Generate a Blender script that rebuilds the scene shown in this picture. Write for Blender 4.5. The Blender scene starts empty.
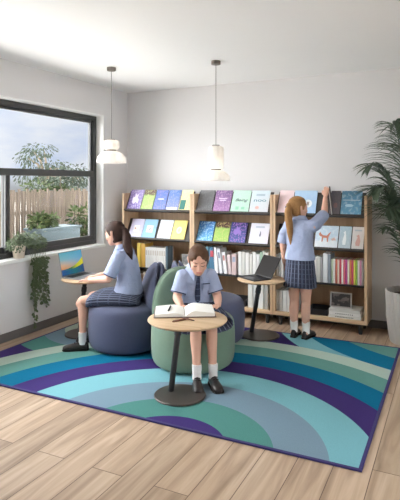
import bpy, math, random
from mathutils import Vector, Matrix
PI = math.pi
V = Vector
COL = bpy.context.scene.collection
SC = bpy.context.scene

# ------------------------------------------------------------------ survey
# focal length, eye height and heading measured once from the photograph;
# at_* turn a surveyed pixel plus a known plane into a point of the room
FOC, HX, HY, EYE, YAW = 515.0, 200.0, 183.0, 1.5, math.radians(26.2)
CAM = V((3.80, -5.588, EYE))
RT = V((math.cos(YAW), math.sin(YAW), 0)); FW = V((-math.sin(YAW), math.cos(YAW), 0))
def ray(px, py): return FW + RT * ((px - HX) / FOC) + V((0, 0, -(py - HY) / FOC))
def at_z(px, py, z=0.0):
    r = ray(px, py); return CAM + r * ((z - EYE) / r.z)
def at_y(px, py, y):
    r = ray(px, py); return CAM + r * ((y - CAM.y) / r.y)
def at_x(px, py, x):
    r = ray(px, py); return CAM + r * ((x - CAM.x) / r.x)
def ud(u, d): return V((CAM.x, CAM.y, 0)) + RT * u + FW * d

# ------------------------------------------------------------------ materials
def lin(c):
    return tuple((x / 255 / 12.92 if x / 255 <= .04045 else ((x / 255 + .055) / 1.055) ** 2.4) for x in c) + (1.0,)
def newmat(name):
    m = bpy.data.materials.new(name); m.use_nodes = True
    nt = m.node_tree; b = nt.nodes['Principled BSDF']
    return m, nt, b
def N(nt, t, **k):
    n = nt.nodes.new(t)
    for a, v in k.items():
        if a in n.inputs.keys() if hasattr(n.inputs, 'keys') else False: n.inputs[a].default_value = v
        else: setattr(n, a, v)
    return n
def mat(name, c, rough=.6, var=.12, scale=12, metal=0, bump=0, bscale=200, spec=.5, sheen=0):
    m, nt, b = newmat(name); L = nt.links.new
    tc = N(nt, 'ShaderNodeTexCoord'); no = N(nt, 'ShaderNodeTexNoise'); no.inputs['Scale'].default_value = scale
    no.inputs['Detail'].default_value = 4
    L(tc.outputs['Object'], no.inputs['Vector'])
    mx = N(nt, 'ShaderNodeMix', data_type='RGBA')
    c = lin(c)
    mx.inputs['A'].default_value = tuple(x * (1 - var) for x in c[:3]) + (1,)
    mx.inputs['B'].default_value = tuple(min(1, x * (1 + var)) for x in c[:3]) + (1,)
    L(no.outputs['Fac'], mx.inputs['Factor']); L(mx.outputs['Result'], b.inputs['Base Color'])
    b.inputs['Roughness'].default_value = rough; b.inputs['Metallic'].default_value = metal
    b.inputs['Specular IOR Level'].default_value = spec
    if sheen: b.inputs['Sheen Weight'].default_value = sheen
    if bump:
        n2 = N(nt, 'ShaderNodeTexNoise'); n2.inputs['Scale'].default_value = bscale
        L(tc.outputs['Object'], n2.inputs['Vector'])
        bp = N(nt, 'ShaderNodeBump'); bp.inputs['Strength'].default_value = bump; bp.inputs['Distance'].default_value = .002 if bscale > 50 else .03
        L(n2.outputs['Fac'], bp.inputs['Height']); L(bp.outputs['Normal'], b.inputs['Normal'])
    return m
def wood(name, c1, c2, axis=2, rough=.5, sc=1.0):
    m, nt, b = newmat(name); L = nt.links.new
    tc = N(nt, 'ShaderNodeTexCoord'); mp = N(nt, 'ShaderNodeMapping')
    s = [22 * sc, 22 * sc, 22 * sc]; s[axis] = 1.6 * sc
    mp.inputs['Scale'].default_value = s
    L(tc.outputs['Object'], mp.inputs['Vector'])
    no = N(nt, 'ShaderNodeTexNoise'); no.inputs['Scale'].default_value = 1; no.inputs['Detail'].default_value = 6
    no.inputs['Distortion'].default_value = .6
    L(mp.outputs['Vector'], no.inputs['Vector'])
    r = N(nt, 'ShaderNodeValToRGB'); r.color_ramp.elements[0].position = .3; r.color_ramp.elements[1].position = .7
    r.color_ramp.elements[0].color = lin(c1); r.color_ramp.elements[1].color = lin(c2)
    L(no.outputs['Fac'], r.inputs['Fac']); L(r.outputs['Color'], b.inputs['Base Color'])
    b.inputs['Roughness'].default_value = rough
    return m

M = {}
M['wall'] = mat('wall_paint', (222, 220, 220), .9, .015, 2, bump=.1, bscale=300)
M['wall_far'] = mat('light_wall_paint', (232, 231, 230), .9, .02, 2)
M['ceil'] = mat('ceiling_paint', (248, 248, 248), .9, .01, 2)
M['white'] = mat('white_paint', (238, 238, 236), .5, .02, 4)
M['base'] = mat('grey_skirting', (104, 102, 102), .55, .05, 3)
M['frame'] = mat('charcoal_aluminium', (66, 66, 66), .45, .05, 5)
M['oak'] = wood('pale_oak', (188, 155, 122), (212, 182, 148), 2)
M['oak_flat'] = wood('pale_oak_top', (196, 164, 128), (216, 188, 152), 0)
M['oak_back'] = wood('oak_back_panel', (160, 126, 94), (184, 150, 116), 2)
M['black'] = mat('black_metal', (42, 42, 44), .5, .08, 10)
M['rack'] = mat('dark_grey_brown_rack', (64, 58, 54), .6, .06, 8)
M['bronze'] = mat('dark_bronze_plate', (74, 68, 64), .38, .08, 6, metal=.3)
M['navy'] = mat('navy_upholstery', (78, 83, 108), .9, .06, 40, bump=.3, bscale=500, sheen=.1)
M['sage'] = mat('sage_upholstery', (110, 132, 114), .9, .06, 40, bump=.3, bscale=500, sheen=.1)
M['skin'] = mat('skin', (216, 168, 146), .55, .05, 12)
M['lips'] = mat('lip_skin', (188, 110, 104), .5, .05, 20)
M['eye'] = mat('dark_eye', (40, 30, 28), .3, .05, 20)
M['hair_dark'] = mat('brown_hair', (60, 42, 36), .6, .35, 60, spec=.2)
M['hair_mid'] = mat('chestnut_hair', (92, 66, 50), .6, .3, 60, spec=.2)
M['hair_fair'] = mat('fair_hair', (156, 116, 74), .6, .3, 60, spec=.2)
M['sock'] = mat('white_sock', (232, 230, 228), .9, .04, 60)
M['shoe'] = mat('black_leather', (46, 40, 40), .35, .1, 20)
M['sole'] = mat('black_rubber', (26, 24, 24), .7, .1, 20)
M['paper'] = mat('paper', (236, 234, 228), .8, .03, 30)
M['trim'] = mat('navy_piping', (58, 66, 96), .8, .05, 30)
M['silver'] = mat('grey_metal', (150, 152, 156), .4, .05, 10, metal=.6)
M['dark'] = mat('dark_plastic', (36, 34, 36), .45, .08, 10)
M['leaf'] = mat('grey_green_leaf', (112, 128, 96), .55, .3, 25)
M['leaf_in'] = mat('trailing_leaf', (90, 106, 72), .55, .5, 45)
M['leaf_out'] = mat('olive_leaf', (58, 68, 42), .9, .4, 6, spec=.08)
M['leaf_gum'] = mat('gum_tree_leaf', (62, 70, 60), .9, .3, 6, spec=.08)
M['stem'] = mat('green_stem', (98, 104, 70), .6, .2, 20)
M['palm'] = mat('palm_leaf', (84, 100, 80), .5, .25, 20)
M['bark'] = mat('grey_bark', (120, 108, 94), .9, .2, 20)
M['cream'] = mat('cream_ceramic', (214, 200, 180), .5, .04, 12)
M['stone'] = mat('pale_stone_pot', (178, 172, 166), .7, .05, 14)
M['soil'] = mat('dark_soil', (60, 48, 40), .95, .3, 60)
M['fence'] = wood('weathered_fence', (74, 64, 54), (108, 95, 82), 2, .9)
M['ground'] = mat('pale_paving', (238, 235, 230), .95, .08, 2)
M['bluegrey'] = mat('blue_grey_paint', (64, 76, 80), .7, .08, 5)
M['tie'] = None

M['shirt'] = mat('pale_blue_cotton_shirt', (162, 173, 202), .9, .08, 150, bump=.6, bscale=16)
def plaid_mat(name, base, s1, s2, attr_scale=(60, 60)):
    # woven check that follows the cloth: uses the cloth's own UV
    m, nt, b = newmat(name); L = nt.links.new
    uv = N(nt, 'ShaderNodeUVMap'); sep = N(nt, 'ShaderNodeSeparateXYZ'); L(uv.outputs['UV'], sep.inputs[0])
    def stripes(out, freq, lo):
        mu = N(nt, 'ShaderNodeMath', operation='MULTIPLY'); L(out, mu.inputs[0]); mu.inputs[1].default_value = freq
        fr = N(nt, 'ShaderNodeMath', operation='FRACT'); L(mu.outputs[0], fr.inputs[0])
        g = N(nt, 'ShaderNodeMath', operation='GREATER_THAN'); L(fr.outputs[0], g.inputs[0]); g.inputs[1].default_value = lo
        return g.outputs[0]
    a = stripes(sep.outputs['X'], attr_scale[0], .8); c = stripes(sep.outputs['Y'], attr_scale[1], .84)
    m1 = N(nt, 'ShaderNodeMix', data_type='RGBA'); m1.inputs['A'].default_value = lin(base); m1.inputs['B'].default_value = lin(s1); L(a, m1.inputs['Factor'])
    hf = N(nt, 'ShaderNodeMath', operation='MULTIPLY'); L(c, hf.inputs[0]); hf.inputs[1].default_value = .6
    m2 = N(nt, 'ShaderNodeMix', data_type='RGBA'); L(hf.outputs[0], m2.inputs['Factor']); L(m1.outputs['Result'], m2.inputs['A']); m2.inputs['B'].default_value = lin(s2)
    L(m2.outputs['Result'], b.inputs['Base Color']); b.inputs['Roughness'].default_value = .9
    return m
M['plaid'] = plaid_mat('navy_plaid', (48, 53, 72), (112, 120, 142), (84, 92, 116), (26, 7))
M['tie'] = plaid_mat('navy_striped_tie', (48, 54, 78), (88, 96, 124), (96, 112, 140), (1, 7))

def cover_mat(name, top, bot, acc, amt=.5, scale=9, split=None):
    m, nt, b = newmat(name); L = nt.links.new
    tc = N(nt, 'ShaderNodeTexCoord'); sep = N(nt, 'ShaderNodeSeparateXYZ'); L(tc.outputs['Generated'], sep.inputs[0])
    r = N(nt, 'ShaderNodeMapRange'); r.inputs['From Min'].default_value = .1; r.inputs['From Max'].default_value = .9
    if split is not None:
        r.inputs['From Min'].default_value = split - .04; r.inputs['From Max'].default_value = split + .04
    no = N(nt, 'ShaderNodeTexNoise'); no.inputs['Scale'].default_value = scale; no.inputs['Detail'].default_value = 3
    L(tc.outputs['Generated'], no.inputs['Vector'])
    wob = N(nt, 'ShaderNodeMath', operation='MULTIPLY_ADD'); L(no.outputs['Fac'], wob.inputs[0]); wob.inputs[1].default_value = .15; L(sep.outputs['Y'], wob.inputs[2])
    sb = N(nt, 'ShaderNodeMath', operation='SUBTRACT'); L(wob.outputs[0], sb.inputs[0]); sb.inputs[1].default_value = .075
    L(sb.outputs[0], r.inputs['Value'])
    m1 = N(nt, 'ShaderNodeMix', data_type='RGBA'); m1.inputs['A'].default_value = lin(bot); m1.inputs['B'].default_value = lin(top); L(r.outputs[0], m1.inputs['Factor'])
    n2 = N(nt, 'ShaderNodeTexNoise'); n2.inputs['Scale'].default_value = scale * 1.4; n2.inputs['Detail'].default_value = 5
    mp = N(nt, 'ShaderNodeMapping'); mp.inputs['Location'].default_value = (3, 7, 1); L(tc.outputs['Generated'], mp.inputs['Vector']); L(mp.outputs['Vector'], n2.inputs['Vector'])
    rr = N(nt, 'ShaderNodeMapRange'); rr.inputs['From Min'].default_value = .52; rr.inputs['From Max'].default_value = .6; rr.inputs['To Max'].default_value = amt
    L(n2.outputs['Fac'], rr.inputs['Value'])
    m2 = N(nt, 'ShaderNodeMix', data_type='RGBA'); L(rr.outputs[0], m2.inputs['Factor']); L(m1.outputs['Result'], m2.inputs['A']); m2.inputs['B'].default_value = lin(acc)
    L(m2.outputs['Result'], b.inputs['Base Color']); b.inputs['Roughness'].default_value = .4
    return m
_cm = {}
def flat(c, rough=.55):
    k = tuple(c)
    if k not in _cm: _cm[k] = mat('colour_%02x%02x%02x' % k, c, rough, .06, 20)
    return _cm[k]

# ------------------------------------------------------------------ mesh helpers
class MB:
    def __init__(s): s.v = []; s.f = []; s.uv = {}
    def add(s, verts, faces, uvs=None):
        o = len(s.v); s.v += [V(p) for p in verts]
        for i, f in enumerate(faces):
            if uvs: s.uv[len(s.f)] = uvs[i]
            s.f.append(tuple(o + j for j in f))
        return s
    def box(s, a, b, mx=None):
        x0, y0, z0 = a; x1, y1, z1 = b
        x0, x1 = min(x0, x1), max(x0, x1); y0, y1 = min(y0, y1), max(y0, y1); z0, z1 = min(z0, z1), max(z0, z1)
        vs = [(x0,y0,z0),(x1,y0,z0),(x1,y1,z0),(x0,y1,z0),(x0,y0,z1),(x1,y0,z1),(x1,y1,z1),(x0,y1,z1)]
        if mx is not None: vs = [mx @ V(p) for p in vs]
        return s.add(vs, [(0,3,2,1),(4,5,6,7),(0,1,5,4),(1,2,6,5),(2,3,7,6),(3,0,4,7)])
    def loft(s, rings, closed=True, uv=False, wrap=True):
        n = len(rings[0]); vs = [p for r in rings for p in r]; fs = []; us = []
        m = len(rings)
        for i in range(m - 1):
            for j in range(n if wrap else n - 1):
                k = (j + 1) % n
                fs.append((i*n+j, i*n+k, (i+1)*n+k, (i+1)*n+j))
                us.append([(j/n, i/(m-1)), ((j+1)/n, i/(m-1)), ((j+1)/n, (i+1)/(m-1)), (j/n, (i+1)/(m-1))])
        if closed:
            fs.append(tuple(reversed(range(n)))); us.append([(.1, 0)] * n)
            fs.append(tuple((m-1)*n + j for j in range(n))); us.append([(.1, 1)] * n)
        return s.add(vs, fs, us if uv else None)
    def lathe(s, prof, c, n=48, closed=True, sx=1, sy=1, ang=0):
        rings = []
        for r, z in prof:
            rings.append([V((c[0] + math.cos(2*PI*j/n+ang)*r*sx, c[1] + math.sin(2*PI*j/n+ang)*r*sy, c[2] + z)) for j in range(n)])
        return s.loft(rings, closed)
    def tube(s, pts, rads, n=10, cap=True, flat=None):
        pts = [V(p) for p in pts]
        if not isinstance(rads, (list, tuple)): rads = [rads] * len(pts)
        rings = []; a = None
        def ring(c, t, r, a):
            b = t.cross(a).normalized()
            return [c + (a * math.cos(2*PI*j/n) + b * math.sin(2*PI*j/n) * (flat or 1)) * r for j in range(n)]
        for i, p in enumerate(pts):
            t = (pts[min(i+1, len(pts)-1)] - pts[max(i-1, 0)]).normalized()
            if a is None:
                a = t.cross(V((0,0,1)) if abs(t.z) < .9 else V((0,1,0))).normalized()
            a = (a - t * a.dot(t)).normalized()
            r = rads[i]
            if cap and i == 0:
                for q in (.98, .8, .45): rings.append(ring(p - t * r * q, t, r * math.sqrt(1 - q*q), a))
            rings.append(ring(p, t, r, a))
            if cap and i == len(pts) - 1:
                for q in (.45, .8, .98): rings.append(ring(p + t * r * q, t, r * math.sqrt(1 - q*q), a))
        return s.loft(rings, True)
    def ball(s, c, r, n=16, m=10, mx=None):
        if not isinstance(r, (tuple, list)): r = (r, r, r)
        rings = []
        for i in range(1, m):
            th = PI * i / m
            ring = [V((r[0]*math.sin(th)*math.cos(2*PI*j/n), r[1]*math.sin(th)*math.sin(2*PI*j/n), -r[2]*math.cos(th))) for j in range(n)]
            if mx is not None: ring = [mx @ p for p in ring]
            rings.append([V(c) + p for p in ring])
        return s.loft(rings, True)
    def mesh(s, name, off=V((0,0,0)), smooth=True, inv=None, sharp=True):
        me = bpy.data.meshes.new(name)
        vs = [tuple((inv @ p) if inv is not None else (p - off)) for p in s.v]
        me.from_pydata(vs, [], s.f)
        if s.uv:
            ul = me.uv_layers.new(name='UVMap')
            for pi, us in s.uv.items():
                p = me.polygons[pi]
                for k, li in enumerate(p.loop_indices): ul.data[li].uv = us[k]
        if smooth:
            me.polygons.foreach_set('use_smooth', [True] * len(me.polygons))
            if sharp:
              try: me.set_sharp_from_angle(angle=math.radians(38))
              except Exception: pass
        me.update(); return me
    def build(s, name, m, parent=None, bevel=0, seg=2, loc=None, subd=0, smooth=True, sharp=True):
        inv = None; off = V((0,0,0))
        if parent is not None:
            root = parent
            mw = Matrix.Identity(4)
            while root is not None:
                mw = root.matrix_basis @ mw; root = root.parent
            inv = mw.inverted()
        elif loc is not None: off = V(loc)
        o = bpy.data.objects.new(name, s.mesh(name, off, smooth, inv, sharp)); COL.objects.link(o)
        if parent is not None: o.parent = parent
        elif loc is not None: o.location = loc
        for x in (m if isinstance(m, (list, tuple)) else [m]): o.data.materials.append(x)
        if bevel:
            bv = o.modifiers.new('bevel', 'BEVEL'); bv.width = bevel; bv.segments = seg; bv.limit_method = 'ANGLE'; bv.angle_limit = math.radians(40)
        if subd:
            sd = o.modifiers.new('subd', 'SUBSURF'); sd.levels = subd; sd.render_levels = subd
        return o
def tag(o, label=None, cat=None, group=None, kind=None):
    for k, v in (('label', label), ('category', cat), ('group', group), ('kind', kind)):
        if v: o[k] = v
    return o
def empty(name, loc, label, cat, group=None, mx=None):
    o = bpy.data.objects.new(name, None); COL.objects.link(o)
    if mx is not None: o.matrix_basis = mx
    else: o.location = loc
    o.empty_display_size = .1
    return tag(o, label, cat, group)
def struct(o): o['kind'] = 'structure'; return o

# ------------------------------------------------------------------ the room
CEIL = 2.668
RX0 = 6.0; RY0 = -6.3
def floor_mat():
    m, nt, b = newmat('oak_plank_floor'); L = nt.links.new
    tc = N(nt, 'ShaderNodeTexCoord'); mp = N(nt, 'ShaderNodeMapping'); mp.inputs['Rotation'].default_value = (0, 0, PI/2)
    L(tc.outputs['Object'], mp.inputs['Vector'])
    br = N(nt, 'ShaderNodeTexBrick'); br.inputs['Scale'].default_value = 1; br.inputs['Brick Width'].default_value = 1.7; br.inputs['Row Height'].default_value = .19
    br.inputs['Mortar Size'].default_value = .0022; br.offset = .37
    br.inputs['Color1'].default_value = (0,0,0,1); br.inputs['Color2'].default_value = (1,1,1,1); br.inputs['Mortar'].default_value = (.5,.5,.5,1)
    L(mp.outputs['Vector'], br.inputs['Vector'])
    m2 = N(nt, 'ShaderNodeMapping'); m2.inputs['Scale'].default_value = (16, 1.3, 1); L(tc.outputs['Object'], m2.inputs['Vector'])
    ofs = N(nt, 'ShaderNodeVectorMath', operation='MULTIPLY_ADD'); L(br.outputs['Color'], ofs.inputs[0]); ofs.inputs[1].default_value = (9, 5, 3); L(m2.outputs['Vector'], ofs.inputs[2])
    no = N(nt, 'ShaderNodeTexNoise'); no.inputs['Scale'].default_value = 1; no.inputs['Detail'].default_value = 7; no.inputs['Distortion'].default_value = .8
    L(ofs.outputs[0], no.inputs['Vector'])
    r = N(nt, 'ShaderNodeValToRGB'); e = r.color_ramp.elements
    e[0].position = .28; e[0].color = lin((152, 128, 106)); e[1].position = .72; e[1].color = lin((208, 186, 162))
    x = e.new(.5); x.color = lin((184, 159, 134))
    L(no.outputs['Fac'], r.inputs['Fac'])
    hs = N(nt, 'ShaderNodeHueSaturation'); L(r.outputs['Color'], hs.inputs['Color'])
    mr = N(nt, 'ShaderNodeMapRange'); mr.inputs['To Min'].default_value = .86; mr.inputs['To Max'].default_value = 1.1; L(br.outputs['Color'], mr.inputs['Value']); L(mr.outputs[0], hs.inputs['Value'])
    mo = N(nt, 'ShaderNodeMix', data_type='RGBA'); L(br.outputs['Fac'], mo.inputs['Factor']); L(hs.outputs['Color'], mo.inputs['A']); mo.inputs['B'].default_value = lin((96, 74, 58))
    L(mo.outputs['Result'], b.inputs['Base Color']); b.inputs['Roughness'].default_value = .42
    bp = N(nt, 'ShaderNodeBump'); bp.inputs['Strength'].default_value = .25; bp.inputs['Distance'].default_value = .002; bp.invert = True
    L(br.outputs['Fac'], bp.inputs['Height']); L(bp.outputs['Normal'], b.inputs['Normal'])
    return m
struct(MB().box((-.2, -8.5, -.1), (RX0 + .2, 0.2, 0)).build('floor', floor_mat()))
struct(MB().box((-.2, RY0, CEIL), (RX0 + .2, 0.2, CEIL + .15)).build('ceiling', M['ceil']))
struct(MB().box((-.2, 0, 0), (RX0 + .2, .2, CEIL)).build('wall_back', M['wall']))
VY0, VY1, VZ0, VZ1 = -5.9, -2.4, .8, 2.3                       # added unseen window in the right-hand wall, to brighten the left wall
struct(MB().box((RX0, RY0, 0), (RX0 + .2, 0, VZ0)).box((RX0, RY0, VZ1), (RX0 + .2, 0, CEIL)).box((RX0, VY1, VZ0), (RX0 + .2, 0, VZ1)).box((RX0, RY0, VZ0), (RX0 + .2, VY0, VZ1)).build('wall_right', M['wall_far']))
w2 = MB().box((RX0 + .1, VY0, VZ0), (RX0 + .17, VY1, VZ0 + .06)).box((RX0 + .1, VY0, VZ1 - .06), (RX0 + .17, VY1, VZ1)).box((RX0 + .1, VY0, VZ0 + .06), (RX0 + .17, VY0 + .06, VZ1 - .06)).box((RX0 + .1, VY1 - .06, VZ0 + .06), (RX0 + .17, VY1, VZ1 - .06)).box((RX0 + .1, -4.18, VZ0 + .06), (RX0 + .17, -4.12, VZ1 - .06))
added_win = struct(w2.build('added_window_2', M['frame'], bevel=.004))
struct(MB().box((-.2, RY0 - .2, 0), (RX0 + .2, RY0, CEIL)).build('wall_front', M['wall_far']))
WY0, WY1, WZ0, WZ1 = -4.30, -.505, .735, 2.322
wl = MB()
LW = RY0
wl.box((-.2, LW, 0), (0, 0, WZ0)).box((-.2, LW, WZ1), (0, 0, CEIL)).box((-.2, WY1, WZ0), (0, 0, WZ1)).box((-.2, LW, WZ0), (0, WY0, WZ1))
struct(wl.build('wall_left', M['wall']))
struct(MB().box((0, LW, 0), (.016, -.016, .082)).build('baseboard_left', M['base'], bevel=.004))
struct(MB().box((0, -.016, 0), (RX0, 0, .082)).build('baseboard_back', M['base'], bevel=.004))
struct(MB().box((-.11, WY0, WZ0 - .001), (.035, WY1, WZ0 + .03)).build('trim_1', M['white'], bevel=.006))   # window sill
# white lining boards of the reveal
lb = MB(); lb.box((-.11, WY1 - .012, WZ0 + .03), (.004, WY1 + .001, WZ1 - .001)).box((-.11, WY0, WZ1 - .014), (.004, WY1, WZ1 + .001))
struct(lb.build('trim_2', M['white'], bevel=.002))
# window: fixed top light over sliding sashes
gl = bpy.data.materials.new('window_glass'); gl.use_nodes = True; nt = gl.node_tree; nt.nodes.clear()
out = nt.nodes.new('ShaderNodeOutputMaterial'); tr = nt.nodes.new('ShaderNodeBsdfTransparent'); tr.inputs[0].default_value = (.93, .95, .96, 1)
gg = nt.nodes.new('ShaderNodeBsdfGlossy'); gg.inputs['Roughness'].default_value = .02
fr = nt.nodes.new('ShaderNodeLayerWeight'); fr.inputs['Blend'].default_value = .12
ms = nt.nodes.new('ShaderNodeMixShader'); nt.links.new(fr.outputs['Fresnel'], ms.inputs[0]); nt.links.new(tr.outputs[0], ms.inputs[1]); nt.links.new(gg.outputs[0], ms.inputs[2])
nt.links.new(ms.outputs[0], out.inputs[0])
zb, zt = WZ0 + .03, WZ1 - .014
ya, yb = WY0 + .0, WY1 - .012
wf = MB(); X0, X1 = -.185, -.1
wf.box((X0, ya, zb), (X1, yb, zb + .05)).box((X0, ya, zt - .055), (X1, yb, zt)).box((X0, yb - .06, zb + .05), (X1, yb, zt - .055)).box((X0, ya, zb + .05), (X1, ya + .06, zt - .055))
wf.box((X0, ya + .06, 1.575), (X1, yb - .06, 1.645))
win = struct(wf.build('window_1', M['frame'], bevel=.004))
def sash(y0, y1, z0, z1, w, x):
    s = MB(); s.box((x - .03, y0, z0), (x, y1, z0 + w)).box((x - .03, y0, z1 - w), (x, y1, z1)).box((x - .03, y0, z0 + w), (x, y0 + w, z1 - w)).box((x - .03, y1 - w, z0 + w), (x, y1, z1 - w))
    o = s.build('sash', M['frame'], win, bevel=.003)
    MB().box((x - .018, y0 + w, z0 + w), (x - .012, y1 - w, z1 - w)).build('pane', gl, o)
MB().box((RX0 + .13, VY0 + .06, VZ0 + .06), (RX0 + .136, VY1 - .06, VZ1 - .06)).build('pane', gl, added_win)
sash(-1.93, yb - .06, zb + .05, 1.632, .055, -.105)
sash(ya + .06, -1.87, zb + .05, 1.632, .055, -.145)
sash(ya + .06, yb - .06, 1.612, zt - .055, .03, -.12)

# ------------------------------------------------------------------ rug
def rug_mat():
    m, nt, b = newmat('swirl_wool_rug'); L = nt.links.new
    g = N(nt, 'ShaderNodeNewGeometry')
    tcx = N(nt, 'ShaderNodeTexCoord')
    P = tcx.outputs['Object']
    col = dict(p=(64, 50, 108), g=(82, 136, 130), gb=(120, 144, 160), a=(122, 178, 188), t=(14, 108, 142), m=(176, 196, 184), sg=(100, 150, 142))
    def hill(cx, cy, bands, last):
        d = N(nt, 'ShaderNodeVectorMath', operation='DISTANCE'); L(P, d.inputs[0]); d.inputs[1].default_value = (cx, cy, .012)
        dv = N(nt, 'ShaderNodeMath', operation='DIVIDE'); L(d.outputs['Value'], dv.inputs[0]); dv.inputs[1].default_value = 4
        r = N(nt, 'ShaderNodeValToRGB'); r.color_ramp.interpolation = 'CONSTANT'
        e = r.color_ramp.elements; pos = 0
        e[0].position = 0; e[0].color = lin(col[bands[0][1]])
        rad = [x[0] for x in bands]; names = [x[1] for x in bands] + [last]
        while len(e) > 1: e.remove(e[1])
        for i, rr in enumerate(rad):
            q = e.new(rr / 4); q.color = lin(col[names[i + 1]])
        L(dv.outputs[0], r.inputs['Fac']); return r.outputs['Color'], d.outputs['Value']
    big, dist = hill(2.315, -3.05, [(.345, 'p'), (.61, 'g'), (.91, 'gb'), (1.19, 'a'), (1.425, 'p'), (1.66, 't'), (1.88, 'sg'), (2.075, 'm')], 'm')
    hl, _ = hill(.64, -1.2, [(.47, 'm'), (.68, 'gb'), (.94, 'g')], 'p')
    hr, _ = hill(3.94, .377, [(1.435, 'sg'), (1.71, 't'), (1.95, 'a')], 'p')
    sx = N(nt, 'ShaderNodeSeparateXYZ'); L(P, sx.inputs[0])
    gt = N(nt, 'ShaderNodeMath', operation='GREATER_THAN'); L(sx.outputs['X'], gt.inputs[0]); gt.inputs[1].default_value = 1.45
    mx = N(nt, 'ShaderNodeMix', data_type='RGBA'); L(gt.outputs[0], mx.inputs['Factor']); L(hl, mx.inputs['A']); L(hr, mx.inputs['B'])
    g2 = N(nt, 'ShaderNodeMath', operation='GREATER_THAN'); L(dist, g2.inputs[0]); g2.inputs[1].default_value = 2.075
    m2 = N(nt, 'ShaderNodeMix', data_type='RGBA'); L(g2.outputs[0], m2.inputs['Factor']); L(big, m2.inputs['A']); L(mx.outputs['Result'], m2.inputs['B'])
    no = N(nt, 'ShaderNodeTexNoise'); no.inputs['Scale'].default_value = 180; L(P, no.inputs['Vector'])
    mr = N(nt, 'ShaderNodeMapRange'); mr.inputs['To Min'].default_value = .8; mr.inputs['To Max'].default_value = 1.2; L(no.outputs['Fac'], mr.inputs['Value'])
    hs = N(nt, 'ShaderNodeHueSaturation'); L(m2.outputs['Result'], hs.inputs['Color']); L(mr.outputs[0], hs.inputs['Value'])
    L(hs.outputs['Color'], b.inputs['Base Color']); b.inputs['Roughness'].default_value = .95; b.inputs['Specular IOR Level'].default_value = .1
    bp = N(nt, 'ShaderNodeBump'); bp.inputs['Strength'].default_value = .5; bp.inputs['Distance'].default_value = .004
    L(no.outputs['Fac'], bp.inputs['Height']); L(bp.outputs['Normal'], b.inputs['Normal'])
    return m
RUGX0, RUGX1, RUGY0, RUGY1, RZ = .2, 3.375, -2.83, -.615, .012
rug = empty('area_rug', (0, 0, 0), 'large rug with curved bands of teal, aqua, sage and purple on the plank floor', 'rug')
MB().box((RUGX0 + .02, RUGY0 + .02, 0.001), (RUGX1 - .02, RUGY1 - .02, RZ)).build('pile', rug_mat(), rug, bevel=.002)
bd = MB()
for a, b_ in (((RUGX0, RUGY0), (RUGX1, RUGY0 + .02)), ((RUGX0, RUGY1 - .02), (RUGX1, RUGY1)), ((RUGX0, RUGY0 + .02), (RUGX0 + .02, RUGY1 - .02)), ((RUGX1 - .02, RUGY0 + .02), (RUGX1, RUGY1 - .02))):
    bd.box((*a, 0.001), (*b_, RZ + .001))
tag(bd.build('binding', mat('dark_purple_binding', (58, 50, 104), .9, .1, 80), rug, bevel=.003), 'dark purple bound edge')

# ------------------------------------------------------------------ bookcases
BX = [.157, 1.119, 2.081, 3.046]; BYF, BYB = -.35, -.02
ZB, ZT = .105, 1.375
PT = .028
T1 = V((0, -.325, 1.168)); T2 = V((0, -.325, .828))           # inner foot of the two display racks
SL = V((0, .46, .888)).normalized()                            # direction up the slope
SN = V((0, -SL.z, SL.y))                                       # out of the slope, to the reader
def bookcase(i, label):
    x0, x1 = BX[i] + .002, BX[i + 1] - .002
    t = empty('bookcase', ((x0 + x1) / 2, -.19, 0), label, 'bookcase', 'oak bookcases along the back wall')
    for a in (x0, x1 - PT): MB().box((a, BYF, ZB), (a + PT, BYB, ZT)).build('side_panel', M['oak'], t, bevel=.002)
    MB().box((x0 + PT, BYB - .014, ZB + .04), (x1 - PT, BYB, ZT - .01)).build('back_panel', M['oak_back'], t)
    MB().box((x0 + PT, BYF, ZB), (x1 - PT, BYB - .014, ZB + .038)).build('base_shelf', M['oak_flat'], t, bevel=.002)
    MB().box((x0 + PT, BYF + .01, .468), (x1 - PT, BYB - .014, .484)).build('shelf', M['black'], t, bevel=.002)
    for T in (T1, T2):
        s = MB()
        a = V((0, T.y, T.z)); 
        # sloping tray: floor, back plate and lip
        ln = .262
        for p, q in (((x0 + PT), (x1 - PT)),):
            prof = [a - SN*.0, a + SL*ln, a + SL*ln - SN*.012, a - SN*.012 - SL*.012, a + SN*.030 - SL*.012, a + SN*.030 + SL*.009, a + SN*.024 + SL*.009, a + SN*.024]
            rings = [[V((p, c.y, c.z)) for c in prof], [V((q, c.y, c.z)) for c in prof]]
            s.loft(rings)
        s.build('display_rack', M['rack'], t, smooth=False)
    for a in (x0 + .07, x1 - .07):
        for y in (BYF + .045, BYB - .05):
            MB().lathe([(.016, 0), (.018, .004), (.024, .1), (.024, ZB)], (a, y, 0), 16).build('leg', M['black'], t)
bookcase(0, 'oak bookcase at the left, beside the window corner')
bookcase(1, 'middle oak bookcase, behind the open dark laptop and round table')
bookcase(2, 'oak bookcase at the right, with the person reaching into it')

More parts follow.
